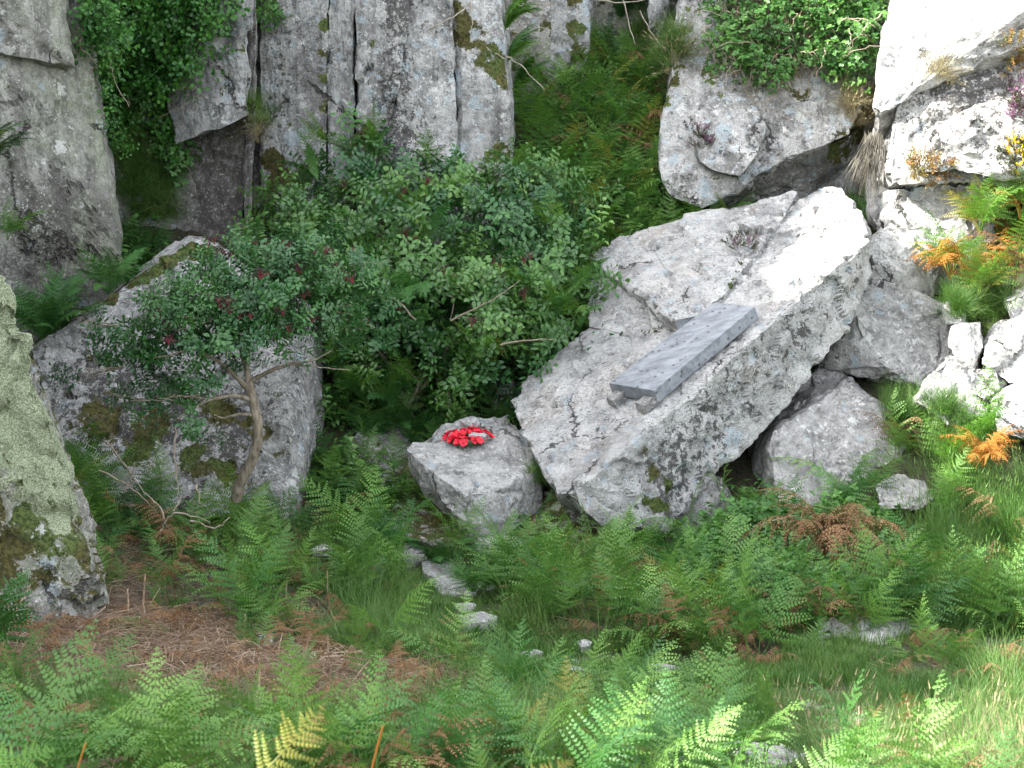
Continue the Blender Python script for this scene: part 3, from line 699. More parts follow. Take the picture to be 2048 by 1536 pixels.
def frond_mesh(name, mat, seed, L=.75, stipe=.28, th0=8, th1=78, npin=13, wide=.36, npl=11, shape='tri', ragged=0., curl=0., side_droop=.25):
    r = random.Random(seed); V = []; Fc = []
    NS = 26; P = [Vector((0, 0, 0))]; T = []; bend = r.uniform(-.5, .5)
    for i in range(NS):
        s = (i + .5) / NS; th = R(th0 + (th1 - th0) * s ** 1.15 + r.uniform(-2, 2)); yaw = bend * s * s * .7
        t = Vector((math.sin(th) * math.cos(yaw), math.sin(th) * math.sin(yaw), math.cos(th))); T.append(t)
        P.append(P[-1] + t * (L / NS))
    T.append(T[-1])
    tube(V, Fc, P[::2] + ([P[-1]] if NS % 2 else []), .0045 * L / .75, .0012, 3)
    for k in range(npin + 1):
        u = (k / npin) ** .9; s = stipe + (1 - stipe) * u * .985; i = min(int(s * NS), NS - 1)
        p = P[i].lerp(P[i + 1], s * NS - i); t = T[i]
        Y_ = Vector((-math.sin(bend * s * s * .7), math.cos(bend * s * s * .7), 0)); n = t.cross(Y_) * -1
        n = Y_.cross(t) if Y_.cross(t).z < 0 and False else t.cross(Y_) * (1 if t.cross(Y_).z > 0 else -1)
        if shape == 'tri': pl = wide * L * ((1 - u) ** .85) * (.86 + .14 * min(1, u * 6))
        else: pl = wide * L * (math.sin(math.pi * min(1, u * .92 + .10)) ** .75)
        pl = max(pl, .012)
        for sg in (-1, 1):
            if r.random() < ragged: continue
            q = pl * r.uniform(.78, 1.1) * (.45 if r.random() < .06 else 1); ang = R(r.uniform(8, 36) + 25 * u)
            d0 = (Y_ * sg * math.cos(ang) + t * math.sin(ang)).normalized()
            m = max(3, int(npl * (q / (wide * L)) + 1.5))
            dr = side_droop * r.uniform(-.3, 2.2); cr = curl * r.uniform(.3, 1.5)
            prev = p
            for j in range(m):
                v = (j + .6) / m
                c = p + d0 * (q * v) - n * (dr * q * v * v) + n * (cr * q * v * v * .0) - Vector((0, 0, 1)) * (cr * q * v * v)
                dd = (c - prev).normalized() if j else d0; prev = c
                w_ = dd.cross(n).normalized()
                ll = (1 - stipe) * L / npin * .62 * (1 - v) ** .45 * (1 - .5 * u) * r.uniform(.85, 1.15) if shape == 'tri' else .055 * L * (1 - v * .75) * r.uniform(.8, 1.1)
                hw = q / m * .34
                for g in (-1, 1):
                    tip = c + (w_ * g * .93 + dd * .42) * ll - n * (ll * (.15 + cr * .6))
                    b = len(V)
                    V.extend((c - dd * hw, c + dd * hw, c + dd * hw * .9 + (tip - c) * .55, tip, c - dd * hw * .8 + (tip - c) * .55))
                    Fc.append((b, b + 1, b + 2, b + 3, b + 4) if g > 0 else (b + 4, b + 3, b + 2, b + 1, b))
            # tip of the pinna
            b = len(V); e = p + d0 * q - n * (dr * q) - Vector((0, 0, 1)) * (cr * q); w_ = d0.cross(n)
            V.extend((prev - w_ * q / m * .3, e, prev + w_ * q / m * .3)); Fc.append((b, b + 1, b + 2))
    return mesh_np(name, V, Fc, M[mat], smooth=False)
def spray_mesh(name, mat, seed, kind='elder', L=.26):
    """a twig with its leaves, growing along +Z"""
    r = random.Random(seed); V = []; Fc = []
    bend = Vector((r.uniform(-.3, .3), r.uniform(-.3, .3), 0)); pts = [Vector((0, 0, 0)) + Vector((0, 0, 1)) * (L * u) + bend * (L * u * u) for u in (0, .33, .66, 1)]
    tube(V, Fc, pts, .0035, .0015, 3)
    nn = {'elder': 4, 'bramble': 4, 'climber': 7, 'small': 9}[kind]; yaw = r.uniform(0, 6.28)
    for k in range(nn):
        u = .15 + .85 * (k + .5) / nn; p = pts[0].lerp(pts[3], u)
        for sg in ((0, 1) if kind == 'elder' else (0,)):
            a = yaw + k * (1.57 if kind == 'elder' else 2.4) + sg * math.pi + r.uniform(-.3, .3)
            el = r.uniform(.1, .7) + .5 * u
            d = Vector((math.cos(a) * math.cos(el), math.sin(a) * math.cos(el), math.sin(el)))
            up = (Vector((0, 0, 1)) + Vector((math.cos(a), math.sin(a), 0)) * -.3).normalized()
            if kind == 'elder':
                q = r.uniform(.10, .14); s = d.cross(up).normalized()
                for j, v in enumerate((.35, .68)):
                    for g in (-1, 1):
                        leaflet(V, Fc, p + d * q * v, s * g + d * .55, up, r.uniform(.055, .075), r.uniform(.024, .032), droop=.5, r=r)
                leaflet(V, Fc, p + d * q, d, up, r.uniform(.065, .09), .033, droop=.55, r=r)
                tube(V, Fc, [p, p + d * q * .6, p + d * q], .0018, .001, 3)
            elif kind == 'bramble':
                q = r.uniform(.05, .08); s = d.cross(up).normalized()
                for g in (-1, 1): leaflet(V, Fc, p + d * q, s * g + d * .25, up, r.uniform(.045, .065), r.uniform(.032, .042), droop=.2, r=r)
                leaflet(V, Fc, p + d * q, d, up, r.uniform(.06, .08), .046, droop=.3, r=r)
            elif kind == 'climber':
                leaflet(V, Fc, p + d * .03, d, up, r.uniform(.05, .08), r.uniform(.036, .054), droop=.5, r=r)
            else:
                leaflet(V, Fc, p, d, up, r.uniform(.02, .04), r.uniform(.010, .018), droop=.2, r=r)
    return mesh_np(name, V, Fc, M[mat])
def grass_mesh(name, mat, seed, n=36, h=(.05, .13), spread=.07, lean=.6, w=.0035, seedhead=False):
    r = random.Random(seed); V = []; Fc = []
    for _ in range(n):
        a = r.uniform(0, 6.28); rr = spread * math.sqrt(r.random()); p = Vector((math.cos(a) * rr, math.sin(a) * rr, 0))
        H = r.uniform(*h); a2 = a + r.uniform(-1.2, 1.2); ln = lean * r.uniform(.2, 1.3); d = Vector((math.cos(a2), math.sin(a2), 0)); s = Vector((-d.y, d.x, 0))
        b = len(V); N = 4
        for k in range(N + 1):
            u = k / N; c = p + Vector((0, 0, 1)) * (H * (u - .35 * ln * u * u)) + d * (H * ln * u * u)
            ww = w * (1 - u * .85)
            V.extend((c - s * ww, c + s * ww))
        for k in range(N): Fc.append((b + 2 * k, b + 2 * k + 1, b + 2 * k + 3, b + 2 * k + 2))
        if seedhead and r.random() < .5:
            b = len(V); c = V[-1]; V.extend((c - s * .006, c + s * .006, c + Vector((0, 0, .07)) + d * .02)); Fc.append((b, b + 1, b + 2))
    return mesh_np(name, V, Fc, M[mat], smooth=False)
def straw_mesh(name, mat, seed, n=16, L=(.15, .5), spread=.22, lift=.05):
    r = random.Random(seed); V = []; Fc = []
    for _ in range(n):
        a = r.gauss(0, .9); p = Vector((r.uniform(-spread, spread), r.uniform(-spread, spread), r.uniform(.0, lift)))
        l = r.uniform(*L); d = Vector((math.cos(a), math.sin(a), r.gauss(0, .13)))
        k = Vector((0, 0, r.uniform(-.04, .06)))
        tube(V, Fc, [p - d * l * .5, p + k + Vector((0, 0, .01)), p + d * l * .5], r.uniform(.0018, .0045), .0015, 3)
    return mesh_np(name, V, Fc, M[mat])
def lib(prefix, fn, count, **k):
    out_ = []
    for i in range(count):
        me = fn(prefix, seed=100 + i * 7 + len(prefix), **k); out_.append(me)
    return out_
FR = [frond_mesh('frond', 'bracken', 400 + i, th0=[4,14,8,20,2][i], th1=[70,95,60,88,110][i], wide=[.36,.31,.40,.34,.30][i], npin=[13,15,12,14,13][i], stipe=[.3,.22,.34,.25,.28][i], ragged=[0,.05,.02,.08,.04][i], side_droop=[.25,.5,.2,.35,.6][i]) for i in range(5)]
for i in range(3): FR.append(frond_mesh('frond', 'bracken', 300 + i, th0=2, th1=45, wide=.34, ragged=.04))
FRD = lib('frond', frond_mesh, 4, mat='bracken_dark'); FRD.append(frond_mesh('frond', 'bracken_dark', 310, th0=2, th1=50))
FRB = lib('frond', frond_mesh, 4, mat='bracken_bright', th1=70)
FRY = lib('frond', frond_mesh, 3, mat='bracken_yellow', th1=60, ragged=.1)
FRN = lib('dead_frond', frond_mesh, 5, mat='bracken_brown', th1=125, ragged=.15, curl=.7, wide=.30)
FRO = lib('dead_frond', frond_mesh, 3, mat='bracken_orange', th1=110, ragged=.05, curl=.5, wide=.34)
MF = lib('frond', frond_mesh, 4, mat='bracken_dark', shape='lance', wide=.16, npin=26, stipe=.1, th0=15, th1=85, npl=7)
MFB = lib('frond', frond_mesh, 3, mat='bracken_bright', shape='lance', wide=.16, npin=26, stipe=.1, th0=15, th1=95, npl=7)
EL = lib('leaf_spray', spray_mesh, 6, mat='elder', kind='elder')
ELB = lib('leaf_spray', spray_mesh, 6, mat='elder_b', kind='elder')
BR = lib('leaf_spray', spray_mesh, 5, mat='bramble', kind='bramble')
CB = lib('leaf_spray', spray_mesh, 5, mat='climber', kind='climber')
SMR = lib('leaf_spray', spray_mesh, 3, mat='rusty', kind='small', L=.16)
GR = lib('grass_tuft', grass_mesh, 4, mat='grass')
GRL = lib('grass_tuft', grass_mesh, 4, mat='grass', n=34, h=(.18, .42), spread=.09, lean=.7, w=.003)
GRD = lib('dry_grass', grass_mesh, 3, mat='grass_dry', n=26, h=(.15, .40), spread=.08, lean=.9, w=.0024, seedhead=True)
GRT = lib('tall_grass', grass_mesh, 3, mat='grass', n=36, h=(.35, .75), spread=.12, lean=.35, w=.003, seedhead=True)
ST = lib('straw', straw_mesh, 5, mat='straw')

def obj_from(me, name='source'):
    return bpy.data.objects.new(name, me)
def scatter(name, meshes, P, E, S, I=None, parent=None, mat=None, **tags):
    """one object that carries many instanced plants (geometry nodes)"""
    P = np.asarray(P, float).reshape(-1, 3); n = len(P)
    base = P.mean(0) if n else np.zeros(3); base[2] = P[:, 2].min()
    me = bpy.data.meshes.new(name); me.vertices.add(n); me.vertices.foreach_set('co', (P - base).ravel())
    def at_(nm, ty, dat):
        a = me.attributes.new(nm, ty, 'POINT'); a.data.foreach_set('vector' if ty == 'FLOAT_VECTOR' else 'value', np.asarray(dat).ravel())
    at_('rot', 'FLOAT_VECTOR', np.asarray(E, np.float32)); at_('scl', 'FLOAT', np.asarray(S, np.float32))
    if I is None: I = rng.integers(0, len(meshes), n)
    at_('idx', 'INT', np.asarray(I, np.int32))
    loc = Vector(base) - (parent.location if parent else Vector())
    o = link(name, me, None, parent, loc); tag(o, kind='stuff', **tags)
    ng = bpy.data.node_groups.new(name, 'GeometryNodeTree')
    ng.interface.new_socket('Geometry', in_out='INPUT', socket_type='NodeSocketGeometry')
    ng.interface.new_socket('Geometry', in_out='OUTPUT', socket_type='NodeSocketGeometry')
    N = ng.nodes; L = ng.links
    gi = N.new('NodeGroupInput'); go = N.new('NodeGroupOutput'); jn = N.new('GeometryNodeJoinGeometry')
    for m_ in reversed(meshes):
        oi = N.new('GeometryNodeObjectInfo'); oi.inputs['Object'].default_value = obj_from(m_); oi.inputs['As Instance'].default_value = True
        L.new(oi.outputs['Geometry'], jn.inputs[0])
    ip = N.new('GeometryNodeInstanceOnPoints'); ip.inputs['Pick Instance'].default_value = True
    L.new(gi.outputs[0], ip.inputs['Points']); L.new(jn.outputs[0], ip.inputs['Instance'])
    def na(nm, ty):
        x = N.new('GeometryNodeInputNamedAttribute'); x.data_type = ty; x.inputs[0].default_value = nm; return x.outputs[0]
    L.new(na('idx', 'INT'), ip.inputs['Instance Index'])
    er = N.new('FunctionNodeEulerToRotation'); L.new(na('rot', 'FLOAT_VECTOR'), er.inputs[0]); L.new(er.outputs[0], ip.inputs['Rotation'])
    L.new(na('scl', 'FLOAT'), ip.inputs['Scale'])
    L.new(ip.outputs[0], go.inputs[0])
    md = o.modifiers.new('scatter', 'NODES'); md.node_group = ng
    return o
def child(name, me, parent, P, E, s):
    o = bpy.data.objects.new(name, me); COL.objects.link(o); o.parent = parent
    o.location = Vector(P) - parent.location; o.rotation_euler = E
    o.scale = (s, s, s); return o
def plant(name, meshes, P, E, S, I, root, part='leaf_spray', mass='foliage', nmax=260):
    """the nearest pieces are objects, the rest one mass"""
    order = sorted(range(len(P)), key=lambda i: P[i][1] + random.uniform(-.3, .3)); near = order[:nmax]; rest = order[nmax:]
    for i in near: child(part, meshes[I[i]], root, P[i], E[i], S[i])
    if rest: scatter(mass, meshes, [P[i] for i in rest], [E[i] for i in rest], [S[i] for i in rest], [I[i] for i in rest], parent=root)
def aim(d, roll=None):
    q = Vector(d).to_track_quat('Z', 'Y'); 
    e = (q.to_matrix() @ Matrix.Rotation(random.uniform(0, 6.28) if roll is None else roll, 3, 'Z')).to_euler()
    return tuple(e)
def branch_obj(name, paths, mat, parent, r0, r1, n=6, jit=0):
    V = []; Fc = []
    for k, p in enumerate(paths):
        a, b_ = (r0, r1) if not isinstance(r0, (list, tuple)) else (r0[k], r1[k])
        tube(V, Fc, smooth_path(p, 5, jit), a, b_, n)
    loc = Vector() if parent is None else parent.location
    V = [v - loc for v in V]
    return link(name, mesh_np(name, V, Fc, M[mat]), None, parent, (0, 0, 0))
build_bvh([(ground, Vector())])
def paint(o, attr, spots):
    """growth, stains and painted shade where they sit on the stone: (px, py, radius in m, strength)"""
    me = o.data; b_ = next(b for q, b in ROCKS if q is o); V_ = coords(me) + np.array(b_); val = np.zeros(len(V_))
    for (px, py, r_, k) in spots:
        h = cast(px, py, only=[o])
        if h is None: continue
        d = np.linalg.norm(V_ - np.array(h[0]), axis=1) / r_; val = np.maximum(val, k * np.clip(1.35 * (1 - d ** 2), 0, 1))
    a_ = me.attributes.get(attr) or me.attributes.new(attr, 'FLOAT', 'POINT'); a_.data.foreach_set('value', val.astype(np.float32))
def line(a, b, n, r_, k): return [(a[0] + (b[0] - a[0]) * i / (n - 1), a[1] + (b[1] - a[1]) * i / (n - 1), r_, k) for i in range(n)]
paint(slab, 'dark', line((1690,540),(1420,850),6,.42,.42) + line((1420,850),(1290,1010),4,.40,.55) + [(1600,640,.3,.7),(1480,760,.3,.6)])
paint(slab, 'moss', [(1288,905,.09,.75),(1300,945,.13,1),(1332,975,.10,1),(1315,1010,.11,1),(1335,1020,.10,1),(1290,1000,.08,.9),(1310,655,.13,.9),(1490,490,.07,.7)] + line((1495,500),(1462,570),6,.05,1) + [(1258,935,.06,.7)])
paint(slab, 'stain_shade', line((1285,905),(1310,950),3,.07,1) + line((1325,960),(1338,1030),4,.07,1) + [(1300,985,.06,.9),(1275,930,.06,.8),(1345,900,.08,.6)] + line((1260,850),(1140,965),6,.16,.45) + line((1330,660),(1200,560),4,.12,.25) + [(1240,545,.22,.45),(1225,590,.2,.4)])  # streaks and patches; also darkens the lower face of the raised layer
paint(big_left, 'moss', [(200,845,.34,.62),(300,850,.26,.8),(285,905,.22,.7),(400,920,.24,.8),(430,820,.22,.7),(515,850,.2,.6),(250,880,.25,.5),(455,945,.16,.7),(320,960,.12,.6)] + line((75,680),(385,488),14,.13,1.0) + line((330,520),(420,505),4,.1,.7))
paint(big_left, 'dark', [(150,800,.5,.5),(280,820,.6,.7),(420,850,.6,.6),(520,800,.4,.5)])
paint(near_left, 'pale', [(20,640,.5,1),(40,740,.45,1),(70,830,.4,1),(95,900,.4,.9),(60,920,.4,.6),(120,1000,.3,.7)])
paint(near_left, 'moss', [(0,900,.5,.4),(60,960,.4,.45),(110,1040,.3,.4),(30,1080,.4,.5)])
paint(c_left, 'stain_shade', [(110,440,.5,.9),(170,430,.4,.8),(60,410,.4,.6),(200,460,.4,.8),(120,530,.6,1)])  # darkens the foot of the left slab
paint(c_dark, 'stain_shade', [(420,380,1.2,1),(380,300,.6,1),(460,300,.6,1),(420,500,.8,1)])  # darkens the whole recessed face below the overhang
paint(c_col2, 'stain_shade', [(360,180,.4,.4),(480,240,.2,.4)])
paint(c_col4, 'stain_shade', line((615,70),(632,240),5,.20,.75) + [(560,60,.2,.3)])
paint(c_col4, 'moss', [(545,320,.2,.8),(560,370,.25,.9),(600,360,.2,.7)] + line((650,50),(648,320),6,.10,.8))
paint(c_big, 'dark', line((795,0),(790,330),7,.24,1) + [(860,290,.4,.4)])
paint(c_big, 'moss', [(735,270,.16,.8),(760,290,.16,.8),(722,250,.1,.7)])
paint(c_big2, 'moss', line((905,35),(1010,150),6,.20,.9) + [(1005,310,.18,1),(985,315,.12,.8)])
paint(c_col6, 'moss', line((1150,0),(1160,220),5,.15,.8))
paint(c_g, 'moss', [(1685,290,.30,.9),(1705,260,.25,1),(1600,180,.2,.5),(1440,130,.3,.6)] + line((1385,20),(1335,200),6,.12,.6))
paint(c_g, 'stain_shade', [(1560,370,.5,.8),(1620,350,.5,.8),(1500,400,.5,.7)])  # shade of the buttress underside, painted into its colour
paint(c_i, 'dark', [(1930,170,.6,.9),(1870,220,.5,.7),(2000,250,.6,.7),(1860,310,.3,1)])  # shading of the recessed top painted in, with blackened patches below
C.view_layer.update()
# ------------------------------------------------------------------ crooked elder on the left
def blob_pts(blobs, dens, shell=.75, rr=random, flat=.62, rs=1):
    P = []; D = []
    for (px, py, Y_, r_) in blobs:
        c = at(px, py, Y_); r_ = r_ * rs
        for _ in range(int(dens * r_ * r_ * 12)):
            v = Vector((rr.gauss(0, 1), rr.gauss(0, 1), rr.gauss(0, 1))).normalized()
            if v.z < -.45 and rr.random() < .6: continue
            q = r_ * (1 - shell * rr.random() ** 1.6)
            p = c + Vector((v.x * q, v.y * q, v.z * q * flat))
            P.append(p); D.append((v + Vector((0, 0, .35)) + Vector((rr.gauss(0, .35), rr.gauss(0, .35), rr.gauss(0, .3)))).normalized())
    return P, D
tb = at(470, 985, 15.6); tb.z = gz(tb.x, tb.y)
elder = empty('elder_tree', tb, 'small crooked elder tree with bare leaning trunk in front of the huge left boulder', 'tree')
A = lambda l: [at(*p) for p in l]
tr = [(472,1000,15.6),(480,968,15.55),(498,935,15.5),(512,893,15.45),(516,850,15.4),(506,800,15.4),(497,765,15.4)]
o = branch_obj('trunk', [A(tr)], 'bark', elder, .052, .038, 8, .006)
limbs = [[(500,780,15.4),(470,752,15.3),(440,725,15.25),(405,712,15.2),(372,728,15.15)],
 [(503,800,15.4),(470,792,15.3),(420,800,15.2),(385,818,15.15),(350,840,15.1)],
 [(508,832,15.4),(480,828,15.3),(450,835,15.25),(428,830,15.2)],
 [(498,765,15.4),(540,742,15.35),(580,728,15.3),(625,722,15.3),(665,700,15.35)],
 [(497,765,15.4),(492,720,15.45),(512,660,15.5),(545,612,15.5),(590,588,15.5),(640,575,15.5),(690,548,15.6),(735,530,15.7)],
 [(495,740,15.4),(470,680,15.4),(430,640,15.45),(385,600,15.5)],
 [(494,730,15.4),(500,650,15.6),(480,580,15.7),(465,530,15.8)],
 [(440,725,15.25),(380,690,15.2),(310,680,15.3),(250,705,15.5)],
 [(420,800,15.2),(340,790,15.2),(280,800,15.3),(215,790,15.5)],
 [(640,575,15.5),(620,530,15.6),(630,495,15.7)],[(590,588,15.5),(570,540,15.6),(575,500,15.7)],
 [(580,728,15.3),(640,735,15.3),(700,740,15.4)],[(545,612,15.5),(620,630,15.5),(700,640,15.6),(750,655,15.7)]]
for k, l in enumerate(limbs): branch_obj('limb', [A(l)], 'bark', elder, [.026,.024,.018,.022,.028,.018,.018,.014,.013,.010,.010,.008,.012][k], .004, 6, .006)
tb_blobs = [(180,770,15.6,.20),(245,735,15.5,.26),(290,690,15.45,.34),(350,640,15.45,.38),(390,700,15.2,.36),(290,800,15.3,.20),(345,800,15.15,.24),(430,640,15.2,.42),(390,585,15.6,.28),
 (480,600,15.3,.42),(460,545,15.7,.32),(535,525,15.6,.36),(560,585,15.35,.40),(620,555,15.5,.36),(640,620,15.45,.36),(705,600,15.6,.30),(680,660,15.5,.26),(600,665,15.3,.30),
 (520,670,15.2,.32),(455,700,15.05,.30),(385,850,15.0,.15),(400,790,15.0,.20),(235,650,15.7,.18),(740,640,15.7,.16),(620,500,15.7,.25),(700,530,15.7,.20),(350,590,15.7,.2)]
random.seed(5)
P, D = blob_pts(tb_blobs, 30, rs=.72, flat=.38)
S = [random.uniform(.6, .95) for _ in P]; I = [random.randrange(6) for _ in P]; E = [aim(d) for d in D]
plant('elder', EL, P, E, S, I, elder)
random.seed(8)
for k in range(26):
    px, py, Y_, r_ = random.choice(tb_blobs); c = at(px, py, Y_); a = random.uniform(-.5, .5) + (0 if px > 480 else math.pi)
    branch_obj('twig', [[c, c + Vector((math.cos(a) * .14, -.12, .02 + math.sin(a) * .1)), c + Vector((math.cos(a) * .30, -.26, .05 + math.sin(a) * .25))]], 'bark', elder, .006, .002, 4, .01)
# berry heads
def berry_mesh(seed, ripe=True):
    r = random.Random(seed); V = []; Fc = []
    for k in range(9):
        a = r.uniform(0, 6.28); e = r.uniform(.1, .7); d = Vector((math.cos(a) * e, math.sin(a) * e, 1)).normalized() * r.uniform(.05, .08)
        tube(V, Fc, [Vector((0, 0, 0)), d * .5 + Vector((0, 0, .01)), d], .0022, .0012, 3)
    ns = len(Fc)
    for k in range(26 if ripe else 9):
        a = r.uniform(0, 6.28); e = math.sqrt(r.random()) * .06; c = Vector((math.cos(a) * e, math.sin(a) * e, .065 - e * .35 + r.uniform(-.012, .012)))
        b = len(V); q = .0055
        for d in ((q,0,0),(-q,0,0),(0,q,0),(0,-q,0),(0,0,q),(0,0,-q)): V.append(c + Vector(d))
        for f in ((0,2,4),(2,1,4),(1,3,4),(3,0,4),(2,0,5),(1,2,5),(3,1,5),(0,3,5)): Fc.append(tuple(b + i for i in f))
    me = mesh_np('berry_cluster', V, Fc, M['berry_stem']); me.materials.append(M['berry'])
    for i, p in enumerate(me.polygons):
        if i >= ns: p.material_index = 1
    return me
BM = [berry_mesh(i, i != 2) for i in range(3)]
for (px, py, Y_) in [(505,497,15.5),(540,500,15.45),(582,495,15.4),(640,515,15.3),(655,510,15.4),(600,540,15.2),(470,520,15.45),(450,505,15.6),(425,495,15.8),(520,560,15.0),(430,615,14.85),(460,620,14.85),
                     (490,645,14.95),(560,625,14.95),(610,600,15.2),(335,655,15.1),(350,690,14.9),(310,640,15.1),(620,640,15.1),(700,560,15.3),(680,545,15.3),(575,670,15.0)]:
    for j in range(2):
        q = at(px + random.uniform(-12, 12), py + random.uniform(-9, 9), Y_)
        child('berry_cluster', BM[random.randrange(3)], elder, q, (random.uniform(-.5, .5), random.uniform(-.6, .6), random.uniform(0, 6)), random.uniform(.9, 1.4))

# ------------------------------------------------------------------ the big elder thicket in the middle
bb = at(850, 760, 18.3); bb.z = gz(bb.x, bb.y)
bush = empty('elder_bush', bb, 'large spreading elder bush with drooping dark leaves filling the hollow below the tall grey column', 'bush')
blobs = [(730,325,19.9,.22),(690,370,19.7,.35),(620,430,19.5,.45),(560,455,19.6,.3),(540,520,19.0,.3),(720,440,19.3,.55),(800,400,19.5,.5),(860,470,19.0,.6),(900,390,19.6,.45),(980,420,19.4,.5),(1060,420,19.4,.5),(1100,480,19.1,.35),
         (1010,500,18.9,.5),(700,540,18.9,.5),(780,560,18.6,.6),(880,580,18.3,.65),(970,580,18.3,.6),(1060,580,18.4,.55),(1120,560,18.6,.45),(820,660,18.3,.5),(930,680,18.0,.55),(1020,670,17.9,.45),(1110,640,18.2,.4),(1140,700,18.3,.3),(1170,520,19.3,.3),
         (1060,370,19.8,.35),(1090,390,19.8,.22),(640,500,19.2,.4),(700,300,20.0,.14),(760,340,19.9,.16),(690,650,18.6,.3),(740,700,18.4,.3),(680,740,18.3,.3),(760,620,18.6,.35),(1170,600,18.9,.25),(900,350,20,.25),(840,760,18.0,.3),(940,770,17.9,.35),(1020,750,17.8,.3),(760,780,18.1,.25)]
random.seed(6); P, D = blob_pts(blobs, 15, rs=.76, flat=.48)
S = [random.uniform(.9, 1.45) for _ in P]; I = [random.randrange(6) if fbm(np.array([[q.x * 1.1, q.y * 1.1, q.z * 1.6]]), 91, 2)[0] > -.22 else 6 + random.randrange(6) for q in P]; E = [aim(d + Vector((0, -.25, -.15))) for d in D]
plant('bush', ELB + EL, P, E, S, I, bush)
# ferns pushing up through the elder
for i in range(26):
    px, py, Y_, r_ = random.choice([q for q in blobs if q[0] > 660]); a = at(px + random.uniform(-60, 60), py + random.uniform(-10, 60), Y_ - r_ * .8)
    rt_ = empty('fern', a, 'fern pushing out between the leaves of the big elder bush', 'fern', 'ferns in the elder bush')
    for j in range(4): child('frond', random.choice(FR + FRB + MF), rt_, a, (random.uniform(-.4, .4), random.uniform(-.3, .4), random.uniform(-2.8, -.3)), random.uniform(.6, .95))
paths = []
for (px, py, Y_, r_) in blobs[::4]:
    c = at(px, py, Y_); paths.append([bb + Vector((random.uniform(-.3, .3), random.uniform(-.2, .2), 0)), bb.lerp(c, .5) + Vector((0, 0, .25)), c, c + Vector((random.uniform(-.3, .3), -.2, .2))])
for p in paths: branch_obj('limb', [p], 'bark', bush, .03, .004, 5, .01)
for l in [[(900,640,17.5),(985,600,17.4),(1040,560,17.5)],[(1000,690,17.3),(1060,680,17.2),(1110,678,17.3)],[(830,640,17.6),(790,600,17.7),(740,590,17.8)],[(870,520,18.3),(905,590,18.0),(900,640,17.8)],[(740,370,19.3),(760,450,19.0),(800,520,18.7)],[(1080,380,19.3),(1020,460,19.0),(1000,540,18.8)]]:
    branch_obj('twig', [A(l)], 'bark', bush, .011, .003, 5, .008)
for (px, py, Y_) in [(830,490,18.2),(815,480,18.3),(720,590,18.0),(700,500,18.4),(850,370,19.0),(760,370,19.2),(700,385,19.3),(790,620,17.9),(940,650,17.4),(985,545,18.2),(1050,525,18.2),(820,395,18.9),(1040,600,17.8),(600,480,19),(900,560,17.7),(690,590,18.2)]:
    for j in range(2):
        child('berry_cluster', BM[random.randrange(3)], bush, at(px + random.uniform(-14, 14), py + random.uniform(-10, 10), Y_), (random.uniform(-.5, .5), random.uniform(-.6, .6), 1), random.uniform(1, 1.5))

# ------------------------------------------------------------------ plants clothing rock surfaces
def cover(poly, n, depth=(.0, .25), up=.5, out_=.7, jit=.4, keep=None):
    """points on the built surfaces seen inside a patch, pushed out into a layer with depth"""
    x0 = min(p[0] for p in poly); x1 = max(p[0] for p in poly); y0 = min(p[1] for p in poly); y1 = max(p[1] for p in poly)
    P, D, Nn = [], [], []; k = 0
    while len(P) < n and k < n * 12:
        k += 1; px = random.uniform(x0, x1); py = random.uniform(y0, y1)
        if not inpoly([px], [py], poly)[0]: continue
        h = cast(px, py)
        if h is None: continue
        p, nr = h[0], h[1]
        if keep and not keep(p): continue
        d = random.uniform(*depth) if depth[1] > 0 else 0
        P.append(p + nr * d); Nn.append(nr)
        D.append((nr * out_ + Vector((0, 0, up)) + Vector((random.gauss(0, jit), random.gauss(0, jit), random.gauss(0, jit)))).normalized())
    return P, D, Nn
def cover_plant(name, label, cat, meshes, poly, n, scale=(.7, 1.1), part='leaf_spray', nmax=200, depth=(0, .25), up=.5, out_=.7, stems=0, stem_mat='twig', face=False, **k):
    P, D, Nn = cover(poly, n, depth, up, out_, **k)
    if not P: print('EMPTY', name); return None
    j = min(range(len(P)), key=lambda i: P[i].z); root = empty(name, P[j], label, cat)
    S = [random.uniform(*scale) for _ in P]; I = [random.randrange(len(meshes)) for _ in P]
    E = [aim(d) for d in D]
    plant(name, meshes, P, E, S, I, root, part=part, nmax=nmax)
    for s in range(stems):
        i = random.randrange(len(P)); c = P[i]
        q = [c + Vector((random.uniform(-.15, .15) * t, random.uniform(-.1, .05), -random.uniform(.1, .22) * t)) for t in range(4)]
        branch_obj('twig', [q], stem_mat, root, .006, .002, 4, .012)
    return root
random.seed(21)
cover_plant('climbing_shrub', 'dense bright green broad leaved climber hanging over the top left of the cliff', 'climber', CB,
   [(128,-120),(455,-120),(452,60),(440,75),(425,110),(380,170),(340,185),(330,215),(290,225),(250,170),(205,200),(180,130),(150,110)], 2300, (.75,1.15), depth=(0,.5), stems=14)
cover_plant('ivy', 'dark ivy trailing down the gully beside the pale edge of the left rock slab', 'ivy', CB,
   [(180,130),(240,170),(300,190),(285,240),(250,300),(240,330),(215,320),(200,260)], 300, (.5,.8), depth=(0,.15))
cover_plant('bramble', 'bramble spray hanging in front of the brown recess of the left cliff', 'bramble', BR,
   [(310,225),(345,250),(360,300),(350,380),(335,385),(325,320),(290,300)], 120, (.6,.95), depth=(0,.3), stems=4)
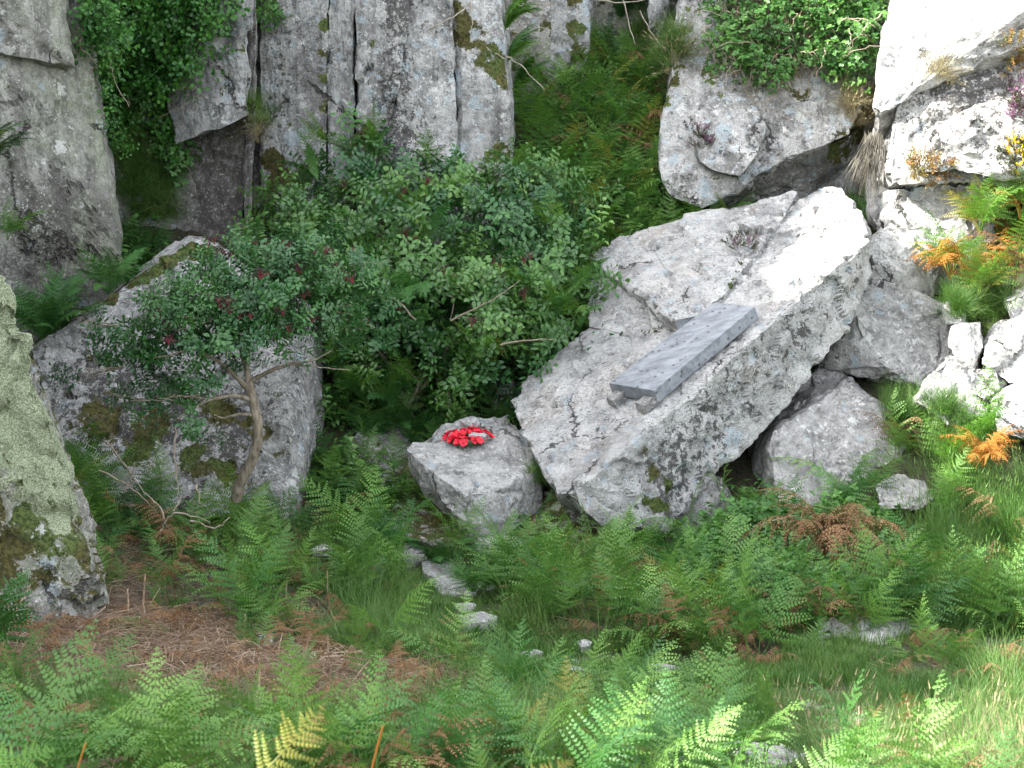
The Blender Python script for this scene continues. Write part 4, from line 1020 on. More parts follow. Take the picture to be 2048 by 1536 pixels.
for (lab, poly, n, mesh, sc, nm) in [
   ('green grass drooping in the gully right of the pale rock edge', [(205,180),(265,210),(285,280),(270,300),(240,250),(215,230)], 60, GRL, (.6,1.0), 'grass_clump'),
   ('long grass hanging low in the left gully above the mossy boulder', [(240,290),(335,330),(350,430),(300,450),(250,420)], 130, GRL, (.6,1.0), 'grass_clump'),
   ('small grass clump growing on the edge between the dark recess and the next column', [(495,200),(530,200),(540,240),(515,262),(498,250)], 26, GRL, (.6,.9), 'grass_clump'),
   ('dry grass hanging under the clump on the column edge', [(495,245),(530,240),(528,290),(505,290)], 20, GRD, (.6,.8), 'dry_grass_clump'),
   ('long pale grass falling over the ledge left of the leaning buttress', [(1270,60),(1370,60),(1345,150),(1300,190),(1265,170)], 200, GRL, (.7,1.2), 'grass_clump'),
   ('dead grass and straw under the bramble on the leaning buttress', [(1440,0),(1640,20),(1640,150),(1560,180),(1450,150)], 90, GRD, (.6,1.1), 'dry_grass_clump'),
   ('straw coloured grass mixed in the ledge left of the leaning buttress', [(1290,90),(1360,90),(1335,170),(1300,185)], 90, GRD, (.7,1.1), 'dry_grass_clump'),
   ('small green plant rooted at the top of the second rock column', [(508,8),(555,15),(565,55),(520,60)], 40, BR, (.5,.8), 'bramble'),
   ('dry tuft of grass sticking out above the sunlit rocks at right', [(1860,130),(1900,140),(1900,160),(1870,160)], 16, GRD, (.5,.8), 'dry_grass_clump'),
   ('hanging grass tuft above the mossy corner of the leaning buttress', [(1690,200),(1745,200),(1735,265),(1700,260)], 60, GRD, (.6,1.0), 'dry_grass_clump'),
   ('green grass patch on the shelf beside the overhanging boulder', [(1765,800),(1900,810),(1930,850),(1830,870),(1770,845)], 130, GRL, (.6,.9), 'grass_clump'),
   ('sunlit grass below the ferns at the right edge', [(1890,600),(2010,590),(2030,640),(1920,645)], 130, GRL, (.6,.9), 'grass_clump'),
   ('small green grass tuft in the crack between wreath boulder and slab', [(1060,930),(1085,930),(1090,975),(1070,970)], 26, GRL, (.35,.6), 'grass_clump')]:
    cat_ = 'bramble' if nm == 'bramble' else 'grass'
    cover_plant(nm, lab, cat_, mesh, poly, n, sc, part='leaf_spray' if nm == 'bramble' else 'tuft', depth=(0,.08), up=.6, out_=.7)
cover_plant('bramble', 'tangled bramble and dry twigs over the upper part of the leaning buttress', 'bramble', BR,
   [(1420,-100),(1640,-100),(1650,60),(1625,150),(1560,175),(1545,215),(1500,190),(1440,150),(1400,110),(1415,40)], 620, (.6,1.0), depth=(0,.35), stems=110, nmax=240)
cover_plant('bramble', 'sunlit yellow green shrub at the right end of the leaning buttress top', 'shrub', BR,
   [(1640,-100),(1790,-100),(1770,60),(1755,130),(1740,200),(1690,205),(1650,175),(1630,100)], 560, (.65,1.05), depth=(0,.4), stems=30, nmax=240)
cover_plant('bilberry', 'low reddish green plants on the ledge of the sunlit rocks', 'plant', SMR,
   [(1815,320),(1850,330),(1905,330),(1900,360),(1815,362)], 90, (.8,1.3), part='sprig', depth=(0,.08))
cover_plant('bilberry', 'rusty low plants rooted in the crack near the top right corner', 'plant', SMR, [(2000,90),(2060,60),(2060,140),(2020,150)], 70, (.8,1.2), part='sprig', depth=(0,.1))
# heather and gorse
def heath(lab, poly, n, flower, cat_, name, fr=.5):
    P, D, Nn = cover(poly, n, (0, .07), .8, .6)
    if not P: print('EMPTY', lab); return
    root = empty(name, min(P, key=lambda p: p.z), lab, cat_)
    ms = [heath_mesh[flower], heath_mesh['g']]
    for p, d in zip(P, D):
        fl = random.random() < fr; child('flower_sprig' if fl else 'leaf_sprig', ms[0] if fl else ms[1], root, p, aim(d), random.uniform(.7, 1.2))
def sprig(mat, seed, n=14, L=.13, lf=.011):
    r = random.Random(seed); V = []; Fc = []
    for k in range(4):
        a = r.uniform(0, 6.28); d = Vector((math.cos(a) * .4, math.sin(a) * .4, 1)).normalized() * L * r.uniform(.6, 1)
        tube(V, Fc, [Vector(), d * .5, d], .0018, .001, 3)
        for j in range(n):
            u = r.uniform(.3, 1); a2 = r.uniform(0, 6.28); e = Vector((math.cos(a2), math.sin(a2), r.uniform(0, 1)))
            leaflet(V, Fc, d * u, e, Vector((0, 0, 1)), lf * r.uniform(.7, 1.4), lf * .8, droop=0, r=r)
    return mesh_np('sprig', V, Fc, M[mat])
heath_mesh = {'h': sprig('heather', 1), 'g': sprig('heather_g', 2), 'y': sprig('gorse', 3, lf=.016)}
heath('purple heather tuft growing on the face of the leaning buttress', [(1375,255),(1420,260),(1425,300),(1385,300)], 34, 'h', 'heather', 'heather', .4)
heath('heather clump spilling over the right edge of the picture', [(2010,170),(2060,150),(2060,250),(2020,245)], 80, 'h', 'heather', 'heather', .5)
heath('yellow flowering gorse at the right edge above the bracken', [(1990,305),(2060,275),(2060,350),(1995,345)], 70, 'y', 'gorse', 'gorse', .2)
heath('dull heather sprigs rooted in the moss crack on top of the slab', [(1452,478),(1515,470),(1510,500),(1468,505)], 22, 'h', 'heather', 'heather', .15)

# roots and dry stems hanging on the cliff
random.seed(33)
rt = empty('hanging_roots', at(950, 60, 21.0), 'bare pale roots and stems hanging over the top of the cliff ledge', 'roots')
for l in [[(940,-60,20.8),(942,20,20.4),(945,65,20.3)],[(900,-40,21),(910,30,20.6),(950,50,20.5),(975,95,20.4),(1010,118,20.4)],[(855,60,20.3),(905,35,20.2),(960,-10,20.6),(1040,-60,21)],
          [(1000,-60,21.3),(1030,-5,21.2),(1050,25,21),(1080,35,21)],[(880,-60,20.9),(930,0,20.8),(1010,60,20.9),(1080,60,20.9)],[(1020,40,20.9),(1050,10,21),(1110,10,21)],[(1010,110,20.4),(1040,130,20.5),(1090,180,20.6)],
          [(960,-60,21.2),(990,20,20.9),(985,60,20.6),(1000,100,20.5)],[(1185,0,22),(1260,5,21.9),(1330,-10,21.9)],[(1245,0,22.2),(1262,60,22),(1270,90,22)],[(1280,20,22.4),(1300,60,22.2),(1345,120,21.9)]]:
    branch_obj('root', [A(l)], 'root', rt, .009, .004, 5, .012)
tw = empty('dry_branches', at(1600, 120, 20.6), 'bare dry branches tangled in the bramble on the leaning buttress', 'branches')
for k in range(60):
    px = random.uniform(1420, 1770); py = random.uniform(-40, 170); h = cast(px, py)
    if h is None: continue
    a = random.uniform(0, 6.28); L_ = random.uniform(.2, .6); d = Vector((math.cos(a), -.15, math.sin(a))); p0 = h[0] + h[1] * random.uniform(.15, .4)
    branch_obj('branch', [[p0 - d * L_ * .5, p0 + Vector((0, -.08, .05)), p0 + d * L_ * .5]], 'twig', tw, .008, .003, 4, .02)
# grey beard of dead grass under the corner
g0 = at(1742, 285, 20.0)
V = []; Fc = []
for k in range(170):
    a = random.uniform(-1, 1); s0 = g0 + Vector((random.uniform(-.06, .12), random.uniform(-.1, .1), random.uniform(-.05, .12)))
    tube(V, Fc, [s0 - g0, s0 - g0 + Vector((a * .10 - .06, -.12, -.2)), s0 - g0 + Vector((a * .20 - .12, -.12, -random.uniform(.35, .62)))], .004, .0015, 3)
tag(link('dead_grass_beard', mesh_np('dead_grass_beard', V, Fc, M['grass_grey']), None, None, g0), 'grey beard of dead grass hanging below the corner of the leaning buttress', 'dead grass')
# ------------------------------------------------------------------ memorial plaque and wreath
random.seed(41)
pc = at(*TA); nrm = ntop; hi_ = .02
def on_plane(px, py, off):
    d = ray(px, py); o_ = Vector((0, 0, CAM_Z)); t = ((pc + nrm * off) - o_).dot(nrm) / d.dot(nrm); return o_ + d * t
pt = [on_plane(px, py, hi_ + .12) for px, py in [(1217,766),(1308,781),(1510,613),(1427,605)]]
bot = [p - nrm * .135 for p in pt]
bm = bmesh.new(); hull_bm(bm, pt + bot)
bmesh.ops.bevel(bm, geom=bm.edges[:], offset=.006, segments=2, affect='EDGES', profile=.6)
me = bpy.data.meshes.new('memorial_plaque'); 
for v in bm.verts: v.co -= pt[0]
bm.to_mesh(me); bm.free()
def slate():
    m, t = new_mat('slate'); b = NB(t); geo = b.n('ShaderNodeNewGeometry'); P = geo.outputs['Position']
    n = b.noise(b.vec(P, (1, 3, 3), (0, R(45), R(50))), 4, 5, .6); f = b.noise(P, 60, 3, .7)
    c = b.mix(b.step(n, .3, .7), (.12, .13, .148), (.25, .265, .285))
    v = b.n('ShaderNodeTexVoronoi'); b.l(P, v.inputs['Vector']); v.inputs['Scale'].default_value = 17
    sp_ = b.n('ShaderNodeSeparateColor'); b.l(v.outputs['Color'], sp_.inputs[0])
    k = b.math('MULTIPLY', b.step(v.outputs['Distance'], .34, .22), b.math('LESS_THAN', sp_.outputs[0], .38))
    c = b.mix(b.math('MULTIPLY', k, .8), c, (.05, .05, .052)); c = b.mix(b.step(f, .58, .7, 0, .4), c, (.42, .42, .41))
    s = b.n('ShaderNodeBsdfPrincipled'); b.l(c, s.inputs['Base Color']); s.inputs['Roughness'].default_value = .55
    bp = b.n('ShaderNodeBump'); bp.inputs['Distance'].default_value = .004; b.l(b.math('MULTIPLY_ADD', k, -.8, f), bp.inputs['Height']); b.l(bp.outputs[0], s.inputs['Normal'])
    o = b.n('ShaderNodeOutputMaterial'); b.l(s.outputs[0], o.inputs[0]); return m
M['slate'] = slate()
tag(link('memorial_plaque', me, M['slate'], None, pt[0]), 'grey slate memorial plaque with dark spots lying on the sloping granite slab', 'plaque')
for (px, py, w_, lb) in [(1236,792,.115,'left small granite block propping the lower edge of the plaque'),(1294,802,.15,'right small granite block propping the lower edge of the plaque')]:
    h = cast(px, py + 12, only=[slab]); c = h[0] + nrm * .02
    up_ = (pt[3] - pt[0]).normalized(); sd = up_.cross(nrm).normalized()
    pts = [c + sd * (w_ * .5 * i) + up_ * (.075 * j) + nrm * (.055 * k + .01) for i in (-1, 1) for j in (-1, 1) for k in (-1, 1)]
    pts = [p + Vector((random.uniform(-.012, .012), random.uniform(-.012, .012), random.uniform(-.012, .012))) for p in pts]
    rock('granite_block', [pts], M['boulder_grey'], voxel=.010, amp=.008, chip=.010, chip_s=9, fine=.003, seed=80 + px % 7, label=lb, cat='block')
# wreath
m_red = plain_mat('poppy_red', (.62,.012,.03), (.80,.03,.06), 30, .45, 0); m_blk = plain_mat('poppy_black', (.01,.01,.015), (.02,.02,.03), 30, .5, 0)
m_grn = plain_mat('wreath_green', (.02,.06,.02), (.04,.09,.03), 30, .6, 0)
hw = cast(936, 884, only=[wreath_rock]); hn = (hw[1] + Vector((0, 0, 1.2))).normalized()
M_w = hn.to_track_quat('Z', 'Y').to_matrix()
wr = empty('poppy_wreath', hw[0], 'red poppy wreath lying on the flat top of the squat boulder', 'wreath')
V = []; Fc = []; ring = [hw[0] * 0 + M_w @ Vector((math.cos(a) * .145, math.sin(a) * .145, .03)) for a in np.linspace(0, 2 * math.pi, 25)]
tube(V, Fc, ring, .028, .028, 6); o = link('ring', mesh_np('ring', V, Fc, m_grn), None, wr)
def poppy(seed):
    r = random.Random(seed); V = []; Fc = []
    for k in range(4):
        a = k * math.pi / 2 + r.uniform(-.15, .15); b = len(V); n = 7
        V.append(Vector((0, 0, .004)))
        for rr_, zz in ((.026, .006), (.044, .016)):
            for j in range(n):
                t = a + (j / (n - 1) - .5) * 1.75; q = rr_ * (1 + .06 * math.sin(j * 2.3 + k)) * (1 if 0 < j < n - 1 else .86)
                V.append(Vector((math.cos(t) * q, math.sin(t) * q, zz + .004 * math.sin(j * 1.9 + k) + (k % 2) * .002)))
        for j in range(n - 1):
            Fc.append((b, b + 1 + j, b + 2 + j)); Fc.append((b + 1 + j, b + 1 + n + j, b + 2 + n + j, b + 2 + j))
    return mesh_np('poppy', V, Fc, m_red)
PM = [poppy(i) for i in range(4)]
V = []; Fc = []; tube(V, Fc, [(0,0,.004),(0,0,.012),(0,0,.016)], .009, .004, 8); Fc.append(tuple(range(16, 24))); CM = mesh_np('poppy_centre', V, Fc, m_blk)
for k in range(64):
    a = k / 64 * 2 * math.pi * 2 + random.uniform(-.1, .1); rr_ = .145 + (.045 if k % 2 else -.03) + random.uniform(-.025, .025)
    lv = Vector((math.cos(a) * rr_, math.sin(a) * rr_, .055 if k % 2 else .06)); p = hw[0] + M_w @ lv
    qx, qy = project(list(p))
    if 940 < qx < 976 and qy > 884: continue
    d = M_w @ (Vector((math.cos(a), math.sin(a), 0)) * (.9 if k % 2 else -.3) + Vector((random.uniform(-.5, .5), random.uniform(-.5, .5), .9)))
    po = child('poppy', PM[k % 4], wr, p, aim(d), random.uniform(.6, .92))
    if k % 3: continue
    cc = bpy.data.objects.new('poppy_centre', CM); COL.objects.link(cc); cc.parent = po
def pebble(px, py, w_, d_, h_, lb, mat='pale', seed=0, name='rock', lift=.03):
    h = cast(px, py, only=[wreath_rock]) or cast(px, py); c = h[0] + hn * lift; r = random.Random(seed)
    pts = [c + M_w @ Vector((r.uniform(.6, 1) * w_ * i, r.uniform(.6, 1) * d_ * j, r.uniform(.5, 1) * h_ * k)) for i in (-1, 1) for j in (-1, 1) for k in (-1, 1)]
    rock(name, [pts], M[mat], voxel=.008, amp=.006, chip=.008, chip_s=12, fine=.002, seed=seed, label=lb, cat='stone')
pebble(938, 870, .095, .07, .04, 'white flat stone lying in the middle of the poppy wreath', seed=91, lift=.12)
pebble(957, 893, .10, .045, .04, 'white stone weighing down the front of the poppy wreath', seed=92, lift=.085)
pebble(944, 866, .028, .02, .022, 'small white stone standing on the stone in the wreath', seed=93, lift=.15)
pebble(893, 880, .025, .03, .012, 'dark pebble beside the left of the wreath', 'boulder_grey', 94, lift=.01)
pebble(978, 880, .04, .03, .012, 'pale flat chip of stone right of the wreath', 'boulder', 95, lift=.01)

# ------------------------------------------------------------------ bracken and grass on the ground
PATHP = [(770,1085),(870,1110),(960,1160),(1010,1200),(1030,1260),(1200,1290),(1420,1330),(1600,1340),(1900,1400),(2060,1420),(2200,1600),(1500,1600),(1350,1440),(1180,1400),(1000,1380),(880,1290),(840,1200),(770,1130)]
TURF = [(1030,1230),(1180,1280),(1420,1320),(1620,1340),(1900,1400),(2500,1430),(2500,1620),(1750,1600),(1640,1440),(1300,1360),(1000,1370),(640,1300),(560,1250),(880,1240)]
BRAM = [(1400,1120),(1500,1070),(1740,1070),(1800,1190),(1600,1280),(1400,1210)]
RUSH = [(1840,900),(2500,880),(2500,1300),(1900,1290),(1800,1130)]
OPEN = [(1560,1280),(1960,1280),(1960,1420),(1560,1400)]
SHELF = [(1740,780),(1950,800),(1950,880),(1740,880)]
def ground_pts(n, y0, y1, seed):
    r_ = np.random.default_rng(seed)
    n = int(n * 1.22); y = r_.uniform(y0, y1, n); x = r_.uniform(-1, 1, n) * (.43 * y + .8)
    xy = np.c_[x, y]; z = np.concatenate([GZ(c) for c in np.array_split(xy, max(1, n // 4000))])
    px, py = project(np.c_[xy, z]); return np.c_[xy, z], px, py
rock_trees = [t for (o_, t) in BVH if o_ is not ground]
def free(p, lim=.12):
    """no rock standing over this spot"""
    o_ = Vector((p[0], p[1], p[2] + 9.0)); 
    for t in rock_trees:
        h = t.ray_cast(o_, Vector((0, 0, -1)), 9.0)
        if h[0] is not None and h[0].z > p[2] + lim: return False
    return True
LIB_ALL = FR + FRD + FRB + FRY + FRN + MF           # index ranges below
i0 = 0; RG = {}
for nm, l in (('g', FR), ('d', FRD), ('b', FRB), ('y', FRY), ('n', FRN), ('m', MF)):
    RG[nm] = (i0, i0 + len(l)); i0 += len(l)
def pick(kinds, wts):
    k = random.choices(kinds, wts)[0]; a, b_ = RG[k]; return random.randrange(a, b_)
random.seed(51)
# which fern grows where, from the mix seen in each part of the place
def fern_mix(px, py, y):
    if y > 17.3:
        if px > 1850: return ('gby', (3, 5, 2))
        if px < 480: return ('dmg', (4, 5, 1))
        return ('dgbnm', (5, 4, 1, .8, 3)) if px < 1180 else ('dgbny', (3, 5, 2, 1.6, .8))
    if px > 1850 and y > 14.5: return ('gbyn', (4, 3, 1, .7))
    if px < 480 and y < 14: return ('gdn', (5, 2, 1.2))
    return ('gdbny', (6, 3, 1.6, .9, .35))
cand, cpx, cpy = ground_pts(5200, 6.9, 23.3, 3)
plants = []
for p, px, py in zip(cand, cpx, cpy):
    y = p[1]; dens = 1.0
    if inpoly([px], [py], PATHP)[0]: dens = .0
    elif inpoly([px], [py], TURF)[0]: dens = .10
    elif y < 14.5 and inpoly([p[0]], [p[1]], LITTER)[0]: dens = .16
    elif inpoly([px], [py], BRAM)[0]: dens = .25
    elif inpoly([px], [py], RUSH)[0]: dens = .6
    elif inpoly([px], [py], SHELF)[0]: dens = .0
    elif y > 17.3: dens = .7 if px > 1050 and px < 1500 else .45
    if y < 10.6 and px < 950: dens *= .16 if y > 8.3 else .6
    elif inpoly([px], [py], OPEN)[0]: dens *= .12
    elif y > 16.2 and px > 1830: dens = .5 if py < 620 or py > 860 else .08
    elif y < 17.3: dens *= .62
    dense = 1.0
    if 12.3 < y < 17.3 and dens > .5 and not (py > 1270 and px < 900): dens *= 2.6; dense = 1.25
    elif y <= 12.3 and px > 950 and dens > .3: dens *= 1.45
    nz = fbm(np.array([[p[0] * .9, p[1] * .9, 3.]]), 61, 2)[0]
    if random.random() > dens * (.75 + .9 * nz) * .62: continue
    if not free(p): continue
    plants.append((p, px, py))
LAND = [(530,1283,'the small white lone stone'),(265,1265,'the mossy hummock by the litter'),(300,1380,'the moss mound in the litter'),(900,1400,'the moss mound in the centre foreground'),
 (60,1100,'the foot of the lichened rock at the left edge'),(330,1070,'the dead leafless shrub'),(470,990,'the foot of the crooked elder'),(590,1040,'the lower right corner of the huge left boulder'),
 (650,1103,'the white stone in the ferns'),(880,1148,'the domed stepping stone'),(915,1190,'the broad flat stepping stone'),(955,1255,'the last flat stone of the steps'),(1000,1090,'the squat boulder with the wreath'),
 (1250,1075,'the lower tip of the great slab'),(1410,1070,'the wedge stone under the slab'),(1550,1130,'the bramble thicket'),(1690,1200,'the big dead brown fern'),(1850,1120,'the olive brown fern'),(1830,985,'the small pale rock at the boulder foot'),
 (1965,925,'the orange dead fern'),(1790,1285,'the long white rock'),(1530,1330,'the small dead upright fern'),(1125,1340,'the sunken stones in the turf'),(1330,1352,'the flat stone in the central turf'),(1450,1417,'the small pale stone on the turf'),
 (1740,1468,'the long grey path slab'),(1500,1510,'the half hidden white rock at the bottom'),(1530,1430,'the upright tall foreground fern'),(1200,1500,'the bottom centre edge of the picture'),(700,1500,'the bottom edge, left of centre'),(150,1500,'the bottom left corner'),
 (2000,1500,'the bottom right corner'),(2020,1150,'the right edge below the orange fern'),(1200,1200,'the open bank between path and brambles'),(1400,1250,'the near side of the bramble thicket'),(700,1180,'the bank left of the steps'),(350,1180,'the hollow below the dead shrub'),(720,1330,'the grass left of the turf path'),
 (1100,1430,'the centre foreground')]
LOOK = {'g': 'green', 'd': 'dark green', 'b': 'light green', 'y': 'yellowing', 'n': 'dead brown', 'm': 'dark feathery'}
used_labels = {}
def region(px, py, y, kd='g', size=1, k=3):
    px = min(max(px, 0), 2048); py = min(py, 1536)
    py = py - 60
    lx, ly, nm = min(LAND, key=lambda q: (q[0] - px) ** 2 + ((q[1] - py) * 1.3) ** 2)
    dx = px - lx; dy = py - ly
    if 'edge' in nm or 'corner' in nm or 'open bank' in nm or 'hollow' in nm or 'foreground' in nm or 'side of' in nm or 'bank left' in nm or 'grass left' in nm: rel = 'at' if abs(dx) + abs(dy) < 90 else ('left of' if dx < 0 else 'right of')
    elif abs(dx) > abs(dy) * 1.2: rel = 'left of' if dx < 0 else 'right of'
    else: rel = 'behind' if dy < 0 else 'in front of'
    far_ = 'close ' if math.hypot(dx, dy) < 55 else 'well ' if math.hypot(dx, dy) > 130 else ''
    if rel in ('at', 'in front of'): far_ = ''
    if far_ == 'close ': far_ = 'just '
    sz = 'tall' if size > .86 else 'low' if size < .62 else 'middling'
    def mk(nm_, rel_, far2):
        l_ = f'{sz} {LOOK[kd]} fern of {["two","three","four","five"][k-2]} fronds {far2}{rel_} {nm_}'
        if len(l_.split()) > 16: l_ = f'{sz} {LOOK[kd]} fern {far2}{rel_} {nm_}'.replace('the mossy hummock by the litter', 'the hummock')
        if len(l_.split()) > 16: l_ = ' '.join(l_.split()[1:])
        if len(l_.split()) > 99: l_ = f'{sz} {LOOK[kd]} fern {far2}{rel_} {nm_}'
        return l_
    lab_ = mk(nm, rel, far_)
    if lab_ in used_labels:
        for q in sorted(LAND, key=lambda q: (q[0] - px) ** 2 + ((q[1] - py) * 1.3) ** 2)[1:5]:
            l2 = mk(q[2], 'on the left side of' if px < q[0] else 'on the right side of', '')
            if l2 not in used_labels: lab_ = l2; break
    used_labels[lab_] = 1
    g_ = 'bracken left of the path' if px < 950 and py < 1200 else 'bracken in the left foreground' if px < 950 else 'bracken in the centre' if px < 1500 else 'bracken at the right'
    return lab_, g_
plants.sort(key=lambda t: t[0][1])
vis = [t for t in plants if -150 < t[1] < 2200 and t[2] < 1750]
single = set(id(t) for t in vis[:275]); Pst, Est, Sst, Ist = [], [], [], []
def fronds(p, px, py, y, k):
    kinds, wts = fern_mix(px, py, y); kd = random.choices(kinds, wts)[0]; yaw0 = random.uniform(0, 6.28); out_ = []; sz0 = random.uniform(.36, .98)
    for j in range(k):
        a, b_ = RG[kd]
        s = sz0 * random.uniform(.85, 1.15) * (1.15 if 12.3 < y < 17.3 else .92 if y < 17.3 else 1.05)
        yaw = yaw0 + j * 6.28 / k + random.uniform(-.7, .7)
        out_.append(((p[0] + random.uniform(-.05, .05), p[1] + random.uniform(-.05, .05), p[2] - .02), (random.uniform(-.4, .4), random.uniform(-.45, .3), yaw), s, random.randrange(a, b_)))
    return out_, kd, sz0
for t in plants:
    p, px, py = t; fs, kd, sz0 = fronds(p, px, py, p[1], random.choice((2, 3, 3, 4)) if p[1] < 17.3 else random.choice((3, 4, 5)))
    if id(t) in single:
        lb, g = region(px, py, p[1], kd, sz0, len(fs)); root = empty('bracken_fern', p, lb, 'fern', g)
        for (q, e, s, i) in fs: child('frond', LIB_ALL[i], root, q, e, s)
    else:
        for (q, e, s, i) in fs: Pst.append(q); Est.append(e); Sst.append(s); Ist.append(i)
scatter('bracken', LIB_ALL, Pst, Est, Sst, Ist, label='mass of bracken and ferns covering the banks between and behind the boulders')
print('ferns', len(plants), 'single', len(single), 'mass fronds', len(Pst))

def one_fern(label, px, py, Y_, meshes, n, s=(.7, 1.0), yaw=None, tilt=(-.3, .3), z=None, cat='fern', name='bracken_fern', spread=1.6):
    p = at(px, py, Y_)
    if z == 'cast':
        h = cast(px, py); p = h[0] if h and abs(h[0].y - Y_) < 3 else p
    elif z is None: p.z = gz(p.x, p.y)
    root = empty(name, p, label, cat)
    for j in range(n):
        yw = random.uniform(0, 6.28) if yaw is None else yaw + random.uniform(-spread, spread)
        child('frond', meshes[j % len(meshes)], root, p, (random.uniform(*tilt), random.uniform(*tilt), yw), random.uniform(*s))
    return root
random.seed(61)
down = -math.pi / 2
one_fern('bright fern fringe hanging from the top of the cliff beside the tall grey column', 1010, 62, 21, MFB, 12, (.6,.95), 0, (-.3,.3), spread=.9, z='cast')
one_fern('second tier of fern hanging below the roots beside the tall grey column', 1015, 125, 21, MFB + MF, 12, (.5,.85), -.2, (-.3,.4), spread=.9, z='cast')
one_fern('low fern hanging in the crack right of the tall grey column', 1030, 180, 21, MFB + MF, 9, (.5,.8), -.2, (-.3,.4), spread=.9, z='cast')
one_fern('fern drooping from the dark recess at the top, left of the leaning buttress', 1240, 40, 22, MF, 12, (.7,1.0), -.3, (-.3,.4), spread=1.2, z='cast')
one_fern('lime green fern on the dark foot of the left rock slab', 15, 480, 17.0, FRB, 9, (.45,.7), -.6, (-.3,.4), z=1, spread=.9)
one_fern('blurred fern at the left edge below the rock bulge', -30, 330, 16.9, MF + FRY[:1], 9, (.6,.85), -.5, (-.2,.4), z=1, spread=.8)
one_fern('large dark fern behind the upper left edge of the mossy boulder', 95, 690, 17.1, MF + FRD, 22, (.8,1.2), 0, (-.4,.4), z=1, spread=3)
one_fern('green fern growing under the grass of the left gully', 215, 590, 17.5, FRD + MF, 14, (.6,.9), 0, (-.3,.5), z=1, spread=3)
one_fern('fern at the foot of the dark recessed face', 290, 480, 19.3, FRD, 8, (.5,.8), 0, spread=3)
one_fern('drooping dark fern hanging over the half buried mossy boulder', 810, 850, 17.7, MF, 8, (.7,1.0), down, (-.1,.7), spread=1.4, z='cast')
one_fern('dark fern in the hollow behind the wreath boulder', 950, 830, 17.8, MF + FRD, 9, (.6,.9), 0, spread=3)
one_fern('long dark frond hanging in the middle of the elder bush', 850, 590, 17.6, MF, 4, (1.0,1.2), down, (.2,.7), z=1, spread=.5)
one_fern('ferns in the gap between the leaning buttress and the slab peak', 1470, 430, 20.4, FRD + FR, 14, (.8,1.1), 0, spread=3)
one_fern('green fern behind the peak of the slab', 1715, 440, 20.6, FRD + FR, 10, (.7,1.0), 0, spread=3)
one_fern('russet and green fern on the bank beside the leaning buttress', 1290, 250, 22, FRN + FR, 12, (.8,1.1), 0, spread=3)
one_fern('rusty dead fern on the upper bank below the dark recess', 1240, 190, 22.5, FRN, 9, (.8,1.1), 0, spread=3)
one_fern('sunlit orange dead fern glowing at the right', 1965, 935, 16.3, FRO, 14, (.6,.85), down, (-.3,.3), z=1, spread=2.2)
one_fern('sunlit green and rust bracken clump at the right edge, highest', 2010, 500, 19.5, FRB + FRO + FRN, 30, (.9,1.4), 0, spread=3)
one_fern('sunlit yellow green bracken below the highest clump at the right edge', 1950, 570, 19.2, FRY + FRB + FRO, 20, (.6,.9), 0, spread=3)
for (px, py, Y_, m_, lb) in [(1960,470,18.9,FRB + FRY,'upper left of the bright bracken mass at the right edge'),(2040,440,19.0,FRB + FRO,'at the very right edge under the gorse'),(1900,560,18.7,FRO + FRB,'left end of the bright bracken mass, beside the upright boulder'),
   (2030,560,18.6,FRN + FRO + FRB,'rusty heart of the bright bracken mass at the right edge'),(1960,600,18.5,FRB + FRY,'lower front of the bright bracken mass, above the heap')]:
    one_fern('sunlit bracken ' + lb, px, py, Y_, m_, 16, (.75,1.15), 0, (-.4,.4), z=1, spread=3)
one_fern('lacy bracken clump above the orange fern', 1960, 860, 16.9, FRB, 12, (.6,.9), 0, spread=3)
one_fern('bright green fern beside the small pale rock at the foot of the broad boulder', 1790, 985, 15.8, FRB, 4, (.6,.8), math.pi, (-.2,.3), spread=1)
one_fern('pale green drooping fern above the dead brown fern', 1810, 1110, 14.8, FRY[:1] + FRB, 3, (.7,.9), math.pi - .4, (-.1,.3), spread=.8)
one_fern('big dead brown fern with curled hanging fronds at the right', 1650, 1110, 14.5, FRN, 24, (.9,1.4), down, (-.3,.5), z=1, spread=1.7)
one_fern('brown drooping fern right of the big dead one', 1765, 1220, 14.0, FRN, 9, (1.0,1.3), down, (-.3,.5), spread=1.3)
one_fern('olive brown fern turning at the right slope', 1890, 1140, 14.4, FRY + FRN[:1], 5, (.7,.9), down, (-.2,.4), spread=1.2)
one_fern('small dead brown fern standing upright in the centre right turf', 1530, 1330, 12.2, FRN, 5, (.4,.55), 0, (-.1,.2), spread=3)
one_fern('tall dark fern right of the dead brown one', 1840, 1240, 13.6, FRD, 6, (1.0,1.2), down, (-.2,.3), spread=1.4)
one_fern('dense dark fern hummock beside the stepping stones', 945, 1170, 14.4, FRD + MF, 12, (.5,.7), 0, spread=3)
one_fern('dark fern in front of the wreath boulder', 880, 1100, 15.3, MF, 7, (.6,.8), down, (-.2,.4), spread=1.6)
one_fern('upright tall green fern in the right foreground', 1530, 1500, 8.9, FR[5:] + FRB[:1], 5, (.75,.95), math.pi, (-.2,.1), spread=.7)
one_fern('broad pale green fern in the right foreground, left of the upright one', 1430, 1560, 8.4, FR, 7, (.8,1.0), math.pi - .3, (-.2,.3), spread=1.2)
one_fern('big dark fern at the bottom left corner', 60, 1640, 6.9, FR[:5] + FRD, 8, (.9,1.2), 0, (-.2,.3), spread=1.8)
one_fern('dark fern at the left edge above the litter', -20, 1360, 10.8, FRD, 7, (.9,1.1), 0, (-.2,.3), spread=1.6)
one_fern('broad dark fern along the bottom left edge', 330, 1640, 7.0, FR[:5], 7, (.9,1.1), 0, (-.2,.3), spread=1.8)
